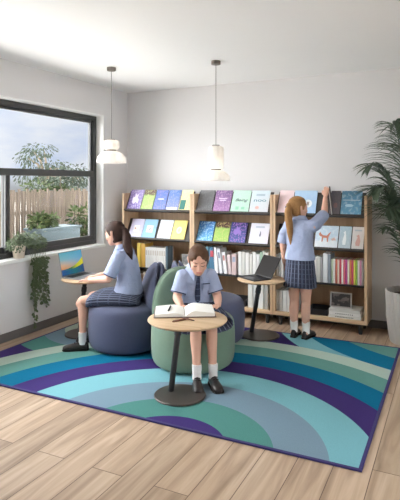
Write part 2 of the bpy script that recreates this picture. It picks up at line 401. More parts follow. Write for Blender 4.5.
rnd = random.Random(4)
def face_book(tier, xl, w, h, top, bot, acc, label, amt=.5, scale=9, split=None, art=None, name='picture_book', th=.012, case='front facing books on the display racks'):
    T = (T1, T2)[tier]; w -= .008
    o = V((xl, T.y, T.z)) + SN * .0015 + SL * .0015
    mx = Matrix(((1, SL.x, SN.x, o.x), (0, SL.y, SN.y, o.y), (0, SL.z, SN.z, o.z), (0, 0, 0, 1)))
    t = empty(name, (0,0,0), label, 'book', case, mx)
    def lb(nm, a, b, m, **k):
        q = MB().box(a, b, mx); return q.build(nm, m, t, **k)
    lb('pages', (.003, .003, .002), (w - .003, h - .003, th - .002), M['paper'])
    lb('front_cover', (0, 0, th - .002), (w, h, th), cover_mat('cover_art', top, bot, acc, amt, scale, split))
    lb('back_cover', (0, 0, 0), (w, h, .002), flat(bot)); lb('spine', (-.002, 0, 0), (0, h, th), flat(bot))
    for a in (art or []):
        kind, cx, cy, sx, sy, c = a[:6]
        q = MB()
        if kind == 'disc':
            q.loft([[mx @ V((w*cx + sx*math.cos(2*PI*j/28), h*cy + sy*math.sin(2*PI*j/28), th + z)) for j in range(28)] for z in (-.0005, .0012)])
        elif kind == 'rect':
            q.box((w*cx - sx, h*cy - sy, th - .0005), (w*cx + sx, h*cy + sy, th + .0012), mx)
        elif kind == 'poly':
            q.loft([[mx @ V((w*cx + sx*px, h*cy + sy*py, th + z)) for px, py in a[6]] for z in (-.0005, .0016)])
        elif kind == 'text':
            cu = bpy.data.curves.new('txt', 'FONT'); cu.body = a[6]; cu.size = sy; cu.extrude = .0008; cu.align_x = 'CENTER'
            if len(a) > 7: cu.shear = a[7]
            ob = bpy.data.objects.new('txt', cu); COL.objects.link(ob)
            me = bpy.data.meshes.new_from_object(ob.evaluated_get(bpy.context.evaluated_depsgraph_get()))
            bpy.data.objects.remove(ob)
            xs = [v.co.x for v in me.vertices]; wd = max(xs) - min(xs)
            f = sx / wd
            for v in me.vertices: v.co = V((w*cx + v.co.x * f, h*cy + v.co.y, th + .001 + v.co.z))
            to = bpy.data.objects.new('title_lettering', me); COL.objects.link(to); to.parent = t
            me.materials.append(flat(c)); continue
        q.build('illustration', flat(c), t, smooth=False)
    return t
FOX = [(-1,.5),(-.75,.9),(-.6,.55),(-.3,.3),(.3,.25),(.6,.7),(.9,.95),(.75,.45),(.6,.05),(.55,-.9),(.4,-.9),(.3,-.2),(-.2,-.15),(-.3,-.9),(-.45,-.9),(-.45,0),(-.8,.15)]
BIRD = [(-.5,-1),(.5,-1),(.7,-.2),(.45,.5),(.3,.95),(0,1),(-.15,.85),(-.5,.75),(-.1,.55),(-.4,0),(-.65,-.5)]
STAR = [(-.9,-.6),(-.3,-.9),(.2,-.5),(.8,-.9),(.9,-.1),(.4,.2),(.6,.9),(.1,.6),(-.3,.95),(-.4,.3),(-.95,.2)]
# left bookcase, upper rack (five books)
UL = [( .214, .195, (150,130,190), (120,100,172), (228,220,240), 'purple book with pale swirls, first on the upper rack of the left bookcase', [('poly', .5,.55,.05,.08,(226,218,240),STAR)], None),
      ( .412, .165, (92,60,40), (158,186,98), (206,216,150), 'green book with a brown top, upper rack of the left bookcase beside the purple book', [], .74),
      ( .582, .17, (82,112,178), (92,116,188), (176,150,196), 'blue book with pinkish flecks in the middle of the left upper rack', [('rect',.5,.55,.04,.006,(220,220,236))], None),
      ( .757, .17, (86,124,186), (128,138,186), (186,182,210), 'blue and lilac book with a white foot on the left upper rack', [('rect',.5,.09,.07,.02,(232,232,240))], None),
      ( .932, .15, (238,226,168), (232,216,150), (246,240,206), 'pale yellow book with a teal corner at the right end of the left upper rack', [('rect',.28,.3,.035,.06,(40,112,104))], None)]
for xl, w, a, b_, c, lbl, art, sp in UL:
    face_book(0, xl, w, .272, a, b_, c, lbl, art=art, split=sp)
LL = [(.235, .185, (212,208,232), (206,202,228), (226,222,240), 'lilac book with a little white patch, lower rack beside the seated person\'s head', [('rect',.5,.5,.04,.042,(240,236,236)),('disc',.42,.5,.014,.014,(212,160,140))]),
      (.424, .185, (150,196,224), (142,190,222), (170,208,232), 'light blue book with a white square, lower rack of the left bookcase', [('rect',.5,.5,.045,.045,(240,244,246)),('disc',.5,.5,.016,.016,(140,160,170))]),
      (.640, .185, (222,224,228), (214,216,222), (236,238,240), 'off-white book with faint grey drawing, left bookcase lower rack', [('rect',.5,.5,.038,.03,(196,198,204)),('rect',.5,.5,.03,.022,(222,222,226))]),
      (.830, .18, (242,222,128), (238,214,112), (246,232,160), 'yellow book with a cream patch, lower rack of the left bookcase', [('disc',.5,.5,.035,.045,(244,232,196)),('disc',.5,.5,.016,.024,(224,196,150))])]
for xl, w, a, b_, c, lbl, art in LL: face_book(1, xl, w, .25, a, b_, c, lbl, amt=.15, art=art)
# middle bookcase
UM = [(1.168, .195, (112,112,112), (96,96,98), (140,136,140), 'charcoal grey book, first on the upper rack of the middle bookcase', [], .35),
      (1.372, .205, (126,96,140), (158,118,166), (198,162,196), 'mauve patterned book on the upper rack of the middle bookcase', [('rect',.5,.62,.05,.005,(222,206,226)),('rect',.5,.54,.04,.005,(222,206,226))], .6),
      (1.585, .215, (190,224,206), (184,222,200), (210,236,222), 'mint green book with dark handwritten title on the middle upper rack', [('text',.5,.5,.15,.05,(70,92,96),'Being',.4),('rect',.35,.2,.02,.02,(150,206,178)),('rect',.68,.2,.02,.016,(150,206,178))], .3),
      (1.806, .215, (206,220,228), (214,216,222), (196,206,214), 'pale grey book with bold teal letters on the middle upper rack', [('text',.5,.5,.14,.055,(58,130,146),'noo'),('rect',.5,.8,.05,.012,(168,188,200)),('disc',.4,.24,.022,.018,(222,180,170))], .3)]
for xl, w, a, b_, c, lbl, art, am in UM: face_book(0, xl, w, .272, a, b_, c, lbl, amt=am, art=art)
LM = [(1.165, .20, (60,120,190), (88,160,208), (178,220,236), 'bright blue book with icy pattern, lower rack of the middle bookcase', [], .8, None),
      (1.375, .185, (74,36,36), (150,186,92), (208,190,120), 'green book with dark red top on the lower rack of the middle bookcase', [], .6, .72),
      (1.566, .195, (52,52,110), (70,90,150), (170,120,190), 'dark blue and violet starry book on the lower rack of the middle bookcase', [('poly',.45,.6,.05,.06,(140,110,186),STAR)], .8, None),
      (1.80, .22, (222,222,234), (216,214,230), (232,232,240), 'whitish lavender book with tiny grey figure, right end of the middle lower rack', [('poly',.55,.5,.015,.03,(120,124,140),BIRD),('rect',.5,.82,.05,.01,(180,190,206))], .15, None)]
for xl, w, a, b_, c, lbl, art, am, sp in LM: face_book(1, xl, w, .25, a, b_, c, lbl, amt=am, art=art, split=sp)
# right bookcase
UR = [(2.125, .16, (240,214,216), (236,206,210), (246,226,226), 'pale pink book behind the standing person\'s head', [], .3, None),
      (2.290, .245, (178,208,236), (166,200,234), (196,220,240), 'light blue book with white circle beside the standing person\'s face', [('disc',.64,.45,.042,.045,(240,244,248)),('rect',.64,.45,.012,.02,(150,120,110))], .3, None),
      (2.672, .105, (112,106,112), (122,112,118), (140,128,130), 'plain grey book beside the reaching hand on the right upper rack', [('disc',.55,.4,.02,.03,(150,118,118))], .3, None),
      (2.782, .205, (96,150,184), (112,172,204), (178,206,220), 'large blue seascape book at the right end of the upper rack', [('rect',.5,.62,.085,.004,(196,214,224)),('disc',.4,.4,.04,.016,(190,222,236))], .6, None)]
for xl, w, a, b_, c, lbl, art, am, sp in UR: face_book(0, xl, w, .275, a, b_, c, lbl, amt=am, art=art, split=sp, scale=5)
LR = [(2.52, .235, (196,214,226), (222,228,232), (238,240,242), 'pale book with a russet fox drawing, lower rack by the standing person\'s arm', [('poly',.42,.5,.065,.06,(198,128,104),FOX),('poly',.82,.42,.025,.02,(214,178,164),STAR)], .4, .35),
      (2.76, .125, (176,198,208), (186,200,206), (206,218,224), 'grey-blue book with a white bird beside the fox book', [('poly',.45,.5,.028,.075,(236,240,240),BIRD)], .3, None),
      (2.89, .118, (226,222,220), (222,218,214), (236,232,230), 'cream book with a pink animal at the right end of the lower rack', [('poly',.5,.42,.035,.06,(214,170,160),BIRD),('rect',.5,.84,.035,.008,(190,200,206))], .2, None)]
for xl, w, a, b_, c, lbl, art, am, sp in LR: face_book(1, xl, w, .25, a, b_, c, lbl, amt=am, art=art, split=sp, scale=5)

# books standing upright, spine to the reader
def spine_book(x0, x1, z, h, c, label, group=None, depth=.19, lean=0, yf=-.315, label_c=None, pages=True, name='book'):
    """one upright book; x0..x1 its thickness, z the shelf it stands on, lean = sideways tilt"""
    w = x1 - x0 - .001
    mx = Matrix.Translation((x0, yf, z + .001 + (abs(math.sin(lean)) * w if lean > 0 else 0))) @ Matrix.Rotation(lean, 4, 'Y')
    if lean < 0: mx = Matrix.Translation((x0, yf, z + .001)) @ Matrix.Rotation(lean, 4, 'Y')
    if lean < 0: mx = Matrix.Translation((0, 0, 0)) @ mx
    t = bpy.data.objects.new(name, None)
    b = min(.003, w * .12)
    s = MB().box((0, 0, 0), (b, depth, h), mx).box((w - b, 0, 0), (w, depth, h), mx).box((b, 0, 0), (w - b, b, h), mx)
    o = s.build(name, flat(c), loc=(x0 + w/2, yf + depth/2, z), bevel=.0008, seg=1)
    tag(o, label, 'book', group)
    MB().box((b, b, .004), (w - b, depth - .003, h - .004), mx).build('pages', M['paper'], o)
    if label_c: MB().box((w*.2, -.0006, h*.62), (w*.8, .0005, h*.86), mx).build('spine_label', flat(label_c), o)
    return o
S3, S4 = .484, ZB + .038
def upr(px0, px1, pyt, z, c, label, group=None, **k):
    a = at_y((px0), pyt, -.315); b = at_y((px1), pyt, -.315)
    return spine_book(a.x, b.x, z, a.z - z, c, label, group, **k)
# left bookcase, third shelf
upr(137.2, 140.6, 243, S3, (224,196,90), 'mustard yellow spine beside the seated person\'s ponytail, left bookcase')
upr(141.2, 145, 243.5, S3, (204,160,74), 'amber spine between the mustard one and the row of white booklets')
for k in range(9):
    upr(145.4 + k*2.25, 145.4 + k*2.25 + 2.12, 247.3 + .1*k, S3, (226,224,220), 'thin white booklet in the packed row on the left bookcase third shelf', 'white booklets on the left third shelf', label_c=(196,186,176))
upr(165.9, 167.8, 246.5, S3, (86,106,118), 'dark teal book ending the row of white booklets on the left bookcase', depth=.12)
# flat pile of magazines with a little frame on it
xa, xb = at_y(172, 262, -.3).x, 1.08
for k in range(4):
    MBk = MB().box((xa + .004*k, -.33 + .006*(k % 2), S3 + .001 + k*.0125), (xb - .008*(k % 3), -.10, S3 + .0130 + k*.0125))
    o = MBk.build('magazine', flat([(214,206,190), (232,228,222), (220,208,176), (238,236,230)][k]), loc=((xa+xb)/2, -.2, S3 + .0125*k), bevel=.001)
    tag(o, ['lowest magazine of the flat pile on the left bookcase, light grey-beige', 'second magazine from below in the flat pile on the left bookcase', 'straw coloured magazine under the top one in the flat pile, left bookcase', 'whitish top magazine of the flat pile on the left bookcase'][k], 'magazine', 'flat magazines on the left bookcase')
def frame_(x0, x1, y, z, h, label, fc, pc, acc, tilt=.12):
    mx = Matrix.Translation((x0, y, z)) @ Matrix.Rotation(-tilt, 4, 'X'); w = x1 - x0
    t = empty('framed_photograph', (0,0,0), label, 'photo', None, mx)
    e = .012
    MB().box((0,0,0),(w,.012,e),mx).box((0,0,h-e),(w,.012,h),mx).box((0,0,e),(e,.012,h-e),mx).box((w-e,0,e),(w,.012,h-e),mx).build('frame', flat(fc), t)
    # the print: soft shapes of its own inside the frame
    pm = cover_mat('print', pc, pc, acc, .6, 2.6)
    MB().box((e,.004,e),(w-e,.010,h-e),mx).build('print', pm, t)
    return t, mx
a = at_y(182, 257, -.2); b_ = at_y(189.5, 257, -.2)
frame_(a.x, b_.x, -.22, S3 + .052, .125, 'small grey framed card standing on the flat magazine pile', (168,166,164), (120,122,126), (166,166,166))
# left bookcase, bottom shelf
x = .23
for k in range(14):
    w = rnd.choice((.026, .03, .036)); spine_book(x, x + w, S4, rnd.uniform(.24, .29), [(206,190,160), (230,226,220), (150,120,92), (222,214,196)][k % 4], 'book on the bottom shelf of the left bookcase, mostly behind the navy seat', 'bottom shelf books behind the navy seat'); x += w + .001
# middle bookcase, third shelf
upr(205.5, 208.5, 247, S3, (96,140,160), 'teal spine partly behind the reading person\'s head', lean=0)
upr(209.2, 214.5, 247, S3, (72,120,150), 'blue-green book with a reddish label beside the reading person\'s face', label_c=(196,80,90))
upr(215, 218.6, 247.5, S3, (238,238,240), 'white book leaning left beside the blue-green book', lean=-.12)
upr(219.6, 222.6, 249, S3, (232,232,236), 'white leaning book, second of the leaners on the middle shelf', lean=-.13, label_c=(120,130,150))
upr(224, 227.2, 252.5, S3, (236,236,238), 'short white leaning book, third of the leaners on the middle shelf', lean=-.12, label_c=(180,110,110))
upr(228.4, 231.4, 255, S3, (214,196,196), 'pinkish short book, last of the leaners on the middle shelf', lean=-.08)
upr(231.6, 236.2, 254, S3, (212,188,186), 'thick dusty pink short book left of the gap on the middle shelf', label_c=(150,160,180))
for k, (p0, p1, pt, c, lb_) in enumerate([(238.3, 241.6, 251.5, (226,226,222), 'wide off-white spine at the start of the row behind the dark laptop'), (241.8, 245, 251.8, (214,214,208), 'light grey spine, second in the row behind the dark laptop'), (245.3, 249, 252.8, (232,230,226), 'white spine, third in the row behind the dark laptop'), (249.3, 252.2, 254.2, (220,218,212), 'shorter cream spine, fourth in the row behind the dark laptop'), (252.5, 256, 252.2, (236,236,232), 'white spine in the row just left of the laptop screen'), (256.3, 259.6, 254, (226,224,222), 'off-white spine in the row behind the laptop screen edge'), (260, 262.4, 252, (168,196,176), 'sage green spine in the row above the laptop screen'), (262.6, 264.8, 251, (214,222,212), 'pale mint spine in the row above the laptop screen'), (265.2, 268.4, 252.5, (230,228,222), 'ivory spine nearest the divider behind the laptop screen')]):
    upr(p0, p1, pt, S3, c, lb_)
# middle bookcase, bottom shelf
for k, (p0, p1, c, lb_) in enumerate([(248, 252.6, (222,222,216), 'white binder spine under the round table, left of three'), (253.2, 257.6, (206,208,206), 'light grey binder under the round table, middle of three'), (258.2, 263.4, (226,226,222), 'white binder under the round table, right of three'), (264.2, 268, (170,170,166), 'grey binder by the divider on the middle bottom shelf')]):
    upr(p0, p1, 283.5 + k*.6, S4, c, lb_)
def tray(x0, x1, z, h, label, y0=-.31, y1=-.08):
    e = .006; s = MB(); s.box((x0,y0,z),(x1,y1,z+e)).box((x0,y0,z+e),(x0+e,y1,z+h)).box((x1-e,y0,z+e),(x1,y1,z+h)).box((x0+e,y0,z+e),(x1-e,y0+e,z+h)).box((x0+e,y1-e,z+e),(x1-e,y1,z+h))
    o = s.build('storage_tray', M['dark'], loc=((x0+x1)/2, (y0+y1)/2, z), bevel=.002); tag(o, label, 'tray')
    return o
tray(at_y(222, 300, -.31).x, at_y(245.5, 300, -.31).x, S4 + .001, .075, 'black open tray on the middle bookcase bottom shelf')
# right bookcase, third shelf
for p0, p1, pt, c, lb_ in [(275.6, 278.2, 254, (222,220,214), 'off-white spine at the left end of the right bookcase third shelf'), (278.5, 280.6, 253, (202,206,206), 'pale grey spine beside the standing person\'s left arm'), (281, 283.6, 256, (226,224,220), 'white spine hidden half behind the standing person\'s arm'),
                        (312.8, 316.6, 257, (228,226,222), 'white spine emerging beside the standing person\'s skirt'), (317, 320, 256.5, (216,214,208), 'cream spine beside the skirt, second from the person'), (320.3, 322.6, 257, (168,164,164), 'grey spine beside the skirt, third from the person'), (323, 327.6, 253.5, (232,234,236), 'tall white book left of the colourful spines'), (327.8, 330.8, 254.5, (140,150,162), 'slate blue-grey book touching the colourful spines')]:
    upr(p0, p1, pt, S3, c, lb_)
CS = [((196,206,178),'sage'),((236,232,226),'white'),((214,120,96),'coral'),((226,206,190),'beige'),((206,72,92),'crimson'),((238,226,220),'ivory'),((222,110,130),'rose'),((196,84,150),'magenta'),((232,224,206),'cream'),((222,140,86),'orange'),((206,80,104),'raspberry'),((222,214,96),'yellow'),((150,186,74),'lime green'),((234,230,224),'chalk white'),((214,150,178),'light pink'),((172,168,166),'warm grey')]
for k, (c, nm) in enumerate(CS):
    p0 = 331.3 + k * 2.02
    upr(p0, p0 + 1.95, 259 + .12*k, S3, c, '%s thin spine in the colourful row of the right bookcase' % nm, 'colourful thin books')
# right bookcase, bottom shelf
for k, (p0, p1, c) in enumerate([(275.4, 278.6, (220,220,214)), (279, 282.4, (198,196,190)), (282.8, 286.4, (226,226,222)), (286.8, 289.6, (210,208,204)), (290, 293.5, (188,186,182)), (294, 297, (206,206,202))]):
    upr(p0, p1, 289.5 + .5*k, S4, c, ['leftmost off-white binder on the right bookcase bottom shelf', 'light taupe binder, second on the right bookcase bottom shelf', 'white binder beside the standing person\'s left calf', 'pale grey binder behind the standing person\'s left leg', 'grey binder between the standing person\'s legs, left one', 'light binder between the standing person\'s legs, right one'][k])
tray(at_y(307, 310, -.31).x, at_y(327.5, 310, -.31).x, S4 + .001, .06, 'black open tray on the right bookcase bottom shelf')
xa, xb = at_y(328.5, 312, -.33).x, 2.985
for k in range(3):
    h0 = S4 + .001 + .029*k
    q = MB().box((xa + [0, .004, .002][k], -.335 + .004*k, h0), (xb - [0, .006, .014][k], -.09, h0 + .028))
    o = q.build('magazine', flat([(222,220,214), (230,228,224), (214,212,206)][k]), loc=((xa+xb)/2, -.21, h0), bevel=.003)
    tag(o, ['bottom thick white magazine of the pile on the right bookcase', 'middle thick white magazine of the pile on the right bookcase', 'top thick white magazine, under the framed photograph'][k], 'magazine', 'thick magazines in the right bottom shelf')
    if k < 2:
        s = MB(); n = 12 - 3*k
        for j in range(n):
            x0 = xa + .07 + (xb - xa - .14) * j / n
            s.box((x0, -.3362 + .004*k, h0 + .009), (x0 + .009, -.334 + .004*k, h0 + .018))
        s.build('spine_print', flat((120,118,116)), o)
a = at_y(330, 303, -.25); b_ = at_y(351.5, 303, -.25)
fo, fm = frame_(a.x, b_.x, -.25, S4 + .089, .15, 'framed black and white group photograph on the thick magazines, right bottom shelf', (176,170,166), (52,48,48), (132,120,114))

# ------------------------------------------------------------------ petal seats
def pouf(c, f, mt, label, R=.345, H=.41):
    """low round seat with a rounded back; f = the way the sitter faces"""
    f = V((f[0], f[1], 0)).normalized(); w = V((-f.y, f.x, 0)); bk = -f
    z0 = RZ
    t = empty('lounge_seat', (c[0], c[1], z0), label, 'seat', 'round lounge seats standing back to back')
    C0 = V((c[0], c[1], z0))
    MB().lathe([(R - .12, 0), (R - .12, .03)], C0, 48).build('plinth', M['dark'], t)
    prof = [(.05, .008), (R - .07, .008), (R - .04, .012), (R - .014, .035), (R, .085), (R + .004, .2), (R, H - .07), (R - .012, H - .035), (R - .04, H - .012), (R - .09, H), (R - .2, H + .004), (.03, H + .006)]
    MB().lathe(prof, C0, 64).build('seat', mt, t, subd=1)
    s = MB(); n, m = 28, 16
    front, back = [], []
    for i in range(m + 1):
        tt = i / m; fr_, bk_ = [], []
        for j in range(n + 1):
            ss = -1 + 2 * j / n
            zt = .33 + .445 * (max(0, 1 - abs(ss) ** 2.4)) ** (1 / 2.1)
            zz = .06 + (zt - .06) * tt
            wid = .30 * ss
            over = max(0, (zz - .40)) / .40
            mid = .238 + .070 * over ** 1.1 - .03 * ss * ss
            e = (max(0, 1 - abs(ss) ** 2.4)) ** .5 * (max(0, 1 - tt ** 5)) ** .5
            th = .112 * (1 - .25 * over) * e + .002
            base = C0 + w * wid + V((0, 0, zz))
            fr_.append(base + bk * (mid - th)); bk_.append(base + bk * (mid + th))
        front.append(fr_); back.append(bk_)
    rings = []
    for i in range(m + 1): rings.append(front[i] + list(reversed(back[i])))
    s.loft(rings, True); s.build('backrest', mt, t, subd=1, sharp=False)
    return t
GC = ud(-.058, 4.27); LC = ud(-.672, 4.715); TC_ = ud(.08, 4.92)
gf = RT * .36 + FW * -.93
lf = RT * -.95 - FW * .26
tf = RT * .98 + FW * .12
pouf(GC, gf, M['sage'], 'sage green round seat in front, under the person reading a book')
pouf(LC, lf, M['navy'], 'navy round seat at the left, under the person using a laptop')
pouf(TC_, tf, M['navy'], 'empty navy round seat behind the green one')

# ------------------------------------------------------------------ round side tables
TZ = .565
def table(basec, topc, postb, postt, rb, rt, label, rot=0, sy=1.0):
    t = empty('side_table', (basec[0], basec[1], RZ), label, 'table', 'small round oak tables on tilted posts')
    B = V((basec[0], basec[1], RZ)); T = V((topc[0], topc[1], TZ))
    MB().lathe([(rb - .006, 0), (rb, .004), (rb, .009), (rb - .006, .014), (.02, .016)], B, 64).build('base', M['bronze'], t)
    p0 = V((postb[0], postb[1], RZ + .012)); p1 = V((postt[0], postt[1], TZ - .03))
    MB().tube([p0, p0.lerp(p1, .5), p1], [.021, .021, .021], 20).build('post', M['black'], t)
    k = p0.lerp(p1, .84)
    d = (p1 - p0).normalized()
    MB().tube([k - d*.022, k + d*.022], [.026, .026], 20, cap=False).build('collar', M['black'], t)
    MB().box((T.x - .09, T.y - .02, TZ - .034), (T.x + .09, T.y + .02, TZ - .024)).build('bracket', M['black'], t, bevel=.003)
    MB().lathe([(rt - .045, -.026), (rt - .012, -.020), (rt, -.008), (rt - .002, -.003), (rt - .008, 0), (.02, 0)], T, 72, sy=sy).build('tabletop', M['oak_flat'], t)
    return T
def pxd(px, d): return ud((px - HX) / FOC * d, d)
B1 = at_z(180, 397.5, 0); TT1 = at_z(187.5, 318, TZ)
B2 = at_z(260, 337, 0); TT2 = at_z(261.5, 278.6, TZ)
B0 = pxd(84.5, 5.07); TT0 = pxd(85.5, 5.08)
table(B1, TT1, at_z(171, 394.5), pxd(179.5, 3.63), .182, .276, 'round oak side table in front, holding the open book')
table(B2, TT2, at_z(251.5, 334.5), pxd(259.5, 5.0), .19, .235, 'round oak side table at the right, holding the dark laptop')
table(B0, TT0, pxd(79.5, 5.1), pxd(85, 5.07), .19, .235, 'round oak side table by the left wall, holding the colourful laptop')

# ------------------------------------------------------------------ laptops
def laptop(hinge, along, toward, w, dp, ang, screen_m, label, body, h=.24):
    """hinge = middle of the hinge on the table, along = hinge axis, toward = to the typist"""
    al = V(along).normalized(); tw = V(toward).normalized(); up = V((0,0,1))
    mx = Matrix(((al.x, tw.x, 0, hinge[0]), (al.y, tw.y, 0, hinge[1]), (0, 0, 1, hinge[2]), (0,0,0,1)))
    t = empty('laptop', (0,0,0), label, 'laptop', None, mx)
    MB().box((-w/2, 0, 0), (w/2, dp, .012), mx).build('keyboard_base', body, t, bevel=.003)
    s = MB(); kw = (w - .04) / 12
    for r in range(5):
        for k in range(12):
            s.box((-w/2 + .02 + k*kw + .001, .02 + r*.019, .012), (-w/2 + .02 + (k+1)*kw - .002, .02 + r*.019 + .016, .0135), mx)
    s.build('keys', M['dark'], t, smooth=False)
    MB().box((-.05, dp - .085, .012), (.05, dp - .015, .0125), mx).build('trackpad', flat((120,122,126)), t)
    sl = Matrix.Translation((0, .003, .012)) @ Matrix.Rotation(ang, 4, 'X')
    m2 = mx @ sl
    lid = MB().box((-w/2, -.007, 0), (w/2, 0, h), m2).build('lid', body, t, bevel=.002)
    so = MB().box((-w/2 + .006, 0, .008), (w/2 - .006, .0012, h - .006), m2)
    # the screen keeps its own axes so its picture follows it
    sc = bpy.data.objects.new('screen', None)
    q = MB().box((-w/2 + .006, 0, .008), (w/2 - .006, .0012, h - .006))
    o = q.build('screen', screen_m, None); o.parent = lid; o.matrix_parent_inverse = Matrix.Identity(4)
    o.matrix_basis = sl if False else sl
    return t
def screen_mat():
    m, nt, b = newmat('lit_wallpaper_screen'); L = nt.links.new
    tc = N(nt, 'ShaderNodeTexCoord'); sp = N(nt, 'ShaderNodeSeparateXYZ'); L(tc.outputs['Generated'], sp.inputs[0])
    ix = N(nt, 'ShaderNodeMath', operation='ADD'); ix.inputs[0].default_value = 0; L(sp.outputs['X'], ix.inputs[1])
    X = ix.outputs[0]; Z = sp.outputs['Z']
    def ramp(v, stops):
        r = N(nt, 'ShaderNodeValToRGB'); e = r.color_ramp.elements
        e[0].position = stops[0][0]; e[0].color = lin(stops[0][1]); e[1].position = stops[-1][0]; e[1].color = lin(stops[-1][1])
        for p, c in stops[1:-1]: x = e.new(p); x.color = lin(c)
        L(v, r.inputs['Fac']); return r.outputs['Color']
    sky = ramp(Z, [(.25, (232,150,84)), (.45, (220,176,140)), (.7, (132,186,196)), (1, (96,180,198))])
    sky2 = ramp(Z, [(.3, (150,170,160)), (.6, (110,170,210)), (1, (80,170,206))])
    ms_ = N(nt, 'ShaderNodeMix', data_type='RGBA'); L(X, ms_.inputs['Factor']); L(sky, ms_.inputs['A']); L(sky2, ms_.inputs['B'])
    # a swooping hill: z below .22 + .5*x^2.4
    pw = N(nt, 'ShaderNodeMath', operation='POWER'); L(X, pw.inputs[0]); pw.inputs[1].default_value = 2.6
    def below(a, k):
        ma = N(nt, 'ShaderNodeMath', operation='MULTIPLY_ADD'); L(pw.outputs[0], ma.inputs[0]); ma.inputs[1].default_value = k; ma.inputs[2].default_value = a
        lt = N(nt, 'ShaderNodeMath', operation='LESS_THAN'); L(Z, lt.inputs[0]); L(ma.outputs[0], lt.inputs[1]); return lt.outputs[0]
    h1 = ramp(X, [(0, (40,90,150)), (.45, (60,120,70)), (.7, (200,200,40)), (1, (226,216,50))])
    m1 = N(nt, 'ShaderNodeMix', data_type='RGBA'); L(below(.26, .42), m1.inputs['Factor']); L(ms_.outputs['Result'], m1.inputs['A']); L(h1, m1.inputs['B'])
    h2 = ramp(X, [(0, (28,80,150)), (.6, (24,110,120)), (1, (30,70,130))])
    m2 = N(nt, 'ShaderNodeMix', data_type='RGBA'); L(below(.20, .18), m2.inputs['Factor']); L(m1.outputs['Result'], m2.inputs['A']); L(h2, m2.inputs['B'])
    b.inputs['Base Color'].default_value = (.01, .01, .01, 1); b.inputs['Roughness'].default_value = .25
    L(m2.outputs['Result'], b.inputs['Emission Color']); b.inputs['Emission Strength'].default_value = .85
    return m
scr_off = mat('dark_screen', (24, 18, 15), .5, .1, 4, spec=.15)
laptop((.365, -1.49, TZ + .001), (0, 1, 0), (1, 0, 0), .345, .235, .22, screen_mat(), 'silver laptop with a lit colourful wallpaper, on the table by the left wall', M['silver'])
hp = (at_z(256, 272.8, TZ + .004) + at_z(270.5, 274, TZ + .004)) / 2
al2 = (at_z(270.5, 274.5, TZ) - at_z(256, 271.5, TZ)).normalized()
al2 = (RT * .50 - FW * .87).normalized()
tw2 = V((al2.y, -al2.x, 0)); tw2 = -tw2 if tw2.dot(RT) > 0 else tw2
lp2 = V((TT2.x, TT2.y, 0)) + RT*.02 + FW*.055
laptop((lp2.x, lp2.y, TZ + .001), -al2 if V((al2.y,-al2.x,0)).dot(RT) > 0 else al2, tw2, .275, .205, .55, scr_off, 'dark grey laptop with its screen off, open on the right table', M['dark'], .225)

# ------------------------------------------------------------------ open book and pens on the front table
def open_book(c, ang):
    mx = Matrix.Translation((c[0], c[1], TZ + .001)) @ Matrix.Rotation(ang, 4, 'Z')
    t = empty('open_book', (0,0,0), 'large open book lying on the front round table', 'book', None, mx)
    W, D = .218, .27
    MB().box((-W, -D/2, 0), (W, D/2, .006), mx).build('cover', flat((110,92,84)), t, bevel=.002)
    for sg, hh in ((-1, .028), (1, .042)):
        rings = []
        for i in range(13):
            u = i / 12; x = sg * (.002 + u * (W - .012)); z = .006 + .004 + hh * (math.sin(min(1, u*2.6) * PI/2)) * (1 - .55*u)
            rings.append([mx @ V((x, -D/2 + .008, .006)), mx @ V((x, D/2 - .008, .006)), mx @ V((x, D/2 - .008, z)), mx @ V((x, -D/2 + .008, z))])
        MB().loft(rings).build('pages', M['paper'], t)
        s = MB()
        if sg == 1:
            MB().box((.06, -.06, .044), (.175, .10, .046), mx @ Matrix.Rotation(.08, 4, 'Y') @ Matrix.Translation((0,0,-.002))).build('loose_sheet', flat((222,222,222)), t)
    return mx
BKC = pxd(184.5, 3.70)
bmx = open_book((BKC.x, BKC.y), YAW + .06)
def pen(a, b, c, label, name='pen', r=.0045):
    o = empty(name, a, label, name)
    a = V(a); b = V(b); d = (b - a).normalized()
    MB().tube([a, b], [r, r], 10).build('barrel', flat(c), o)
    MB().tube([b + d*r*.5, b + d*.014], [r*.9, r*.25], 10, cap=False).build('tip', flat((60,56,54)), o)
    cl = MB().tube([a + V((0,0,r)), a + d*.035 + V((0,0,r))], [.0016, .0016], 6).build('clip', flat((90,88,88)), o)
zz = TZ + .042
pen(bmx @ V((-.10, .05, .038)), bmx @ V((-.115, -.055, .034)), (36,36,42), 'black pen lying on the left page of the open book', r=.0065)
p = at_z(173, 321.5, TZ + .006); q = at_z(187, 318.7, TZ + .006)
pen(p, q, (120,72,48), 'brown pencil at the table edge in front of the open book', 'pencil', r=.0055)
p = at_z(181, 318.6, TZ + .006); q = at_z(193, 320.9, TZ + .006)
pen(p + V((0,0,.008)), q + V((0,0,.004)), (96,56,42), 'dark red-brown pen crossing the pencil near the table edge', r=.0045)

# ------------------------------------------------------------------ pendants
def shade_mat():
    m, nt, b = newmat('pleated_paper_shade'); L = nt.links.new
    no = N(nt, 'ShaderNodeTexNoise'); no.inputs['Scale'].default_value = 20
    tc = N(nt, 'ShaderNodeTexCoord'); L(tc.outputs['Object'], no.inputs['Vector'])
    mx = N(nt, 'ShaderNodeMix', data_type='RGBA'); mx.inputs['A'].default_value = lin((242,239,235)); mx.inputs['B'].default_value = lin((250,248,246)); L(no.outputs['Fac'], mx.inputs['Factor'])
    L(mx.outputs['Result'], b.inputs['Base Color']); b.inputs['Roughness'].default_value = .9
    tl = N(nt, 'ShaderNodeBsdfTranslucent'); L(mx.outputs['Result'], tl.inputs['Color'])
    ms = N(nt, 'ShaderNodeMixShader'); ms.inputs[0].default_value = .45
    out = nt.nodes['Material Output']; L(b.outputs[0], ms.inputs[1]); L(tl.outputs[0], ms.inputs[2]); L(ms.outputs[0], out.inputs[0])
    return m
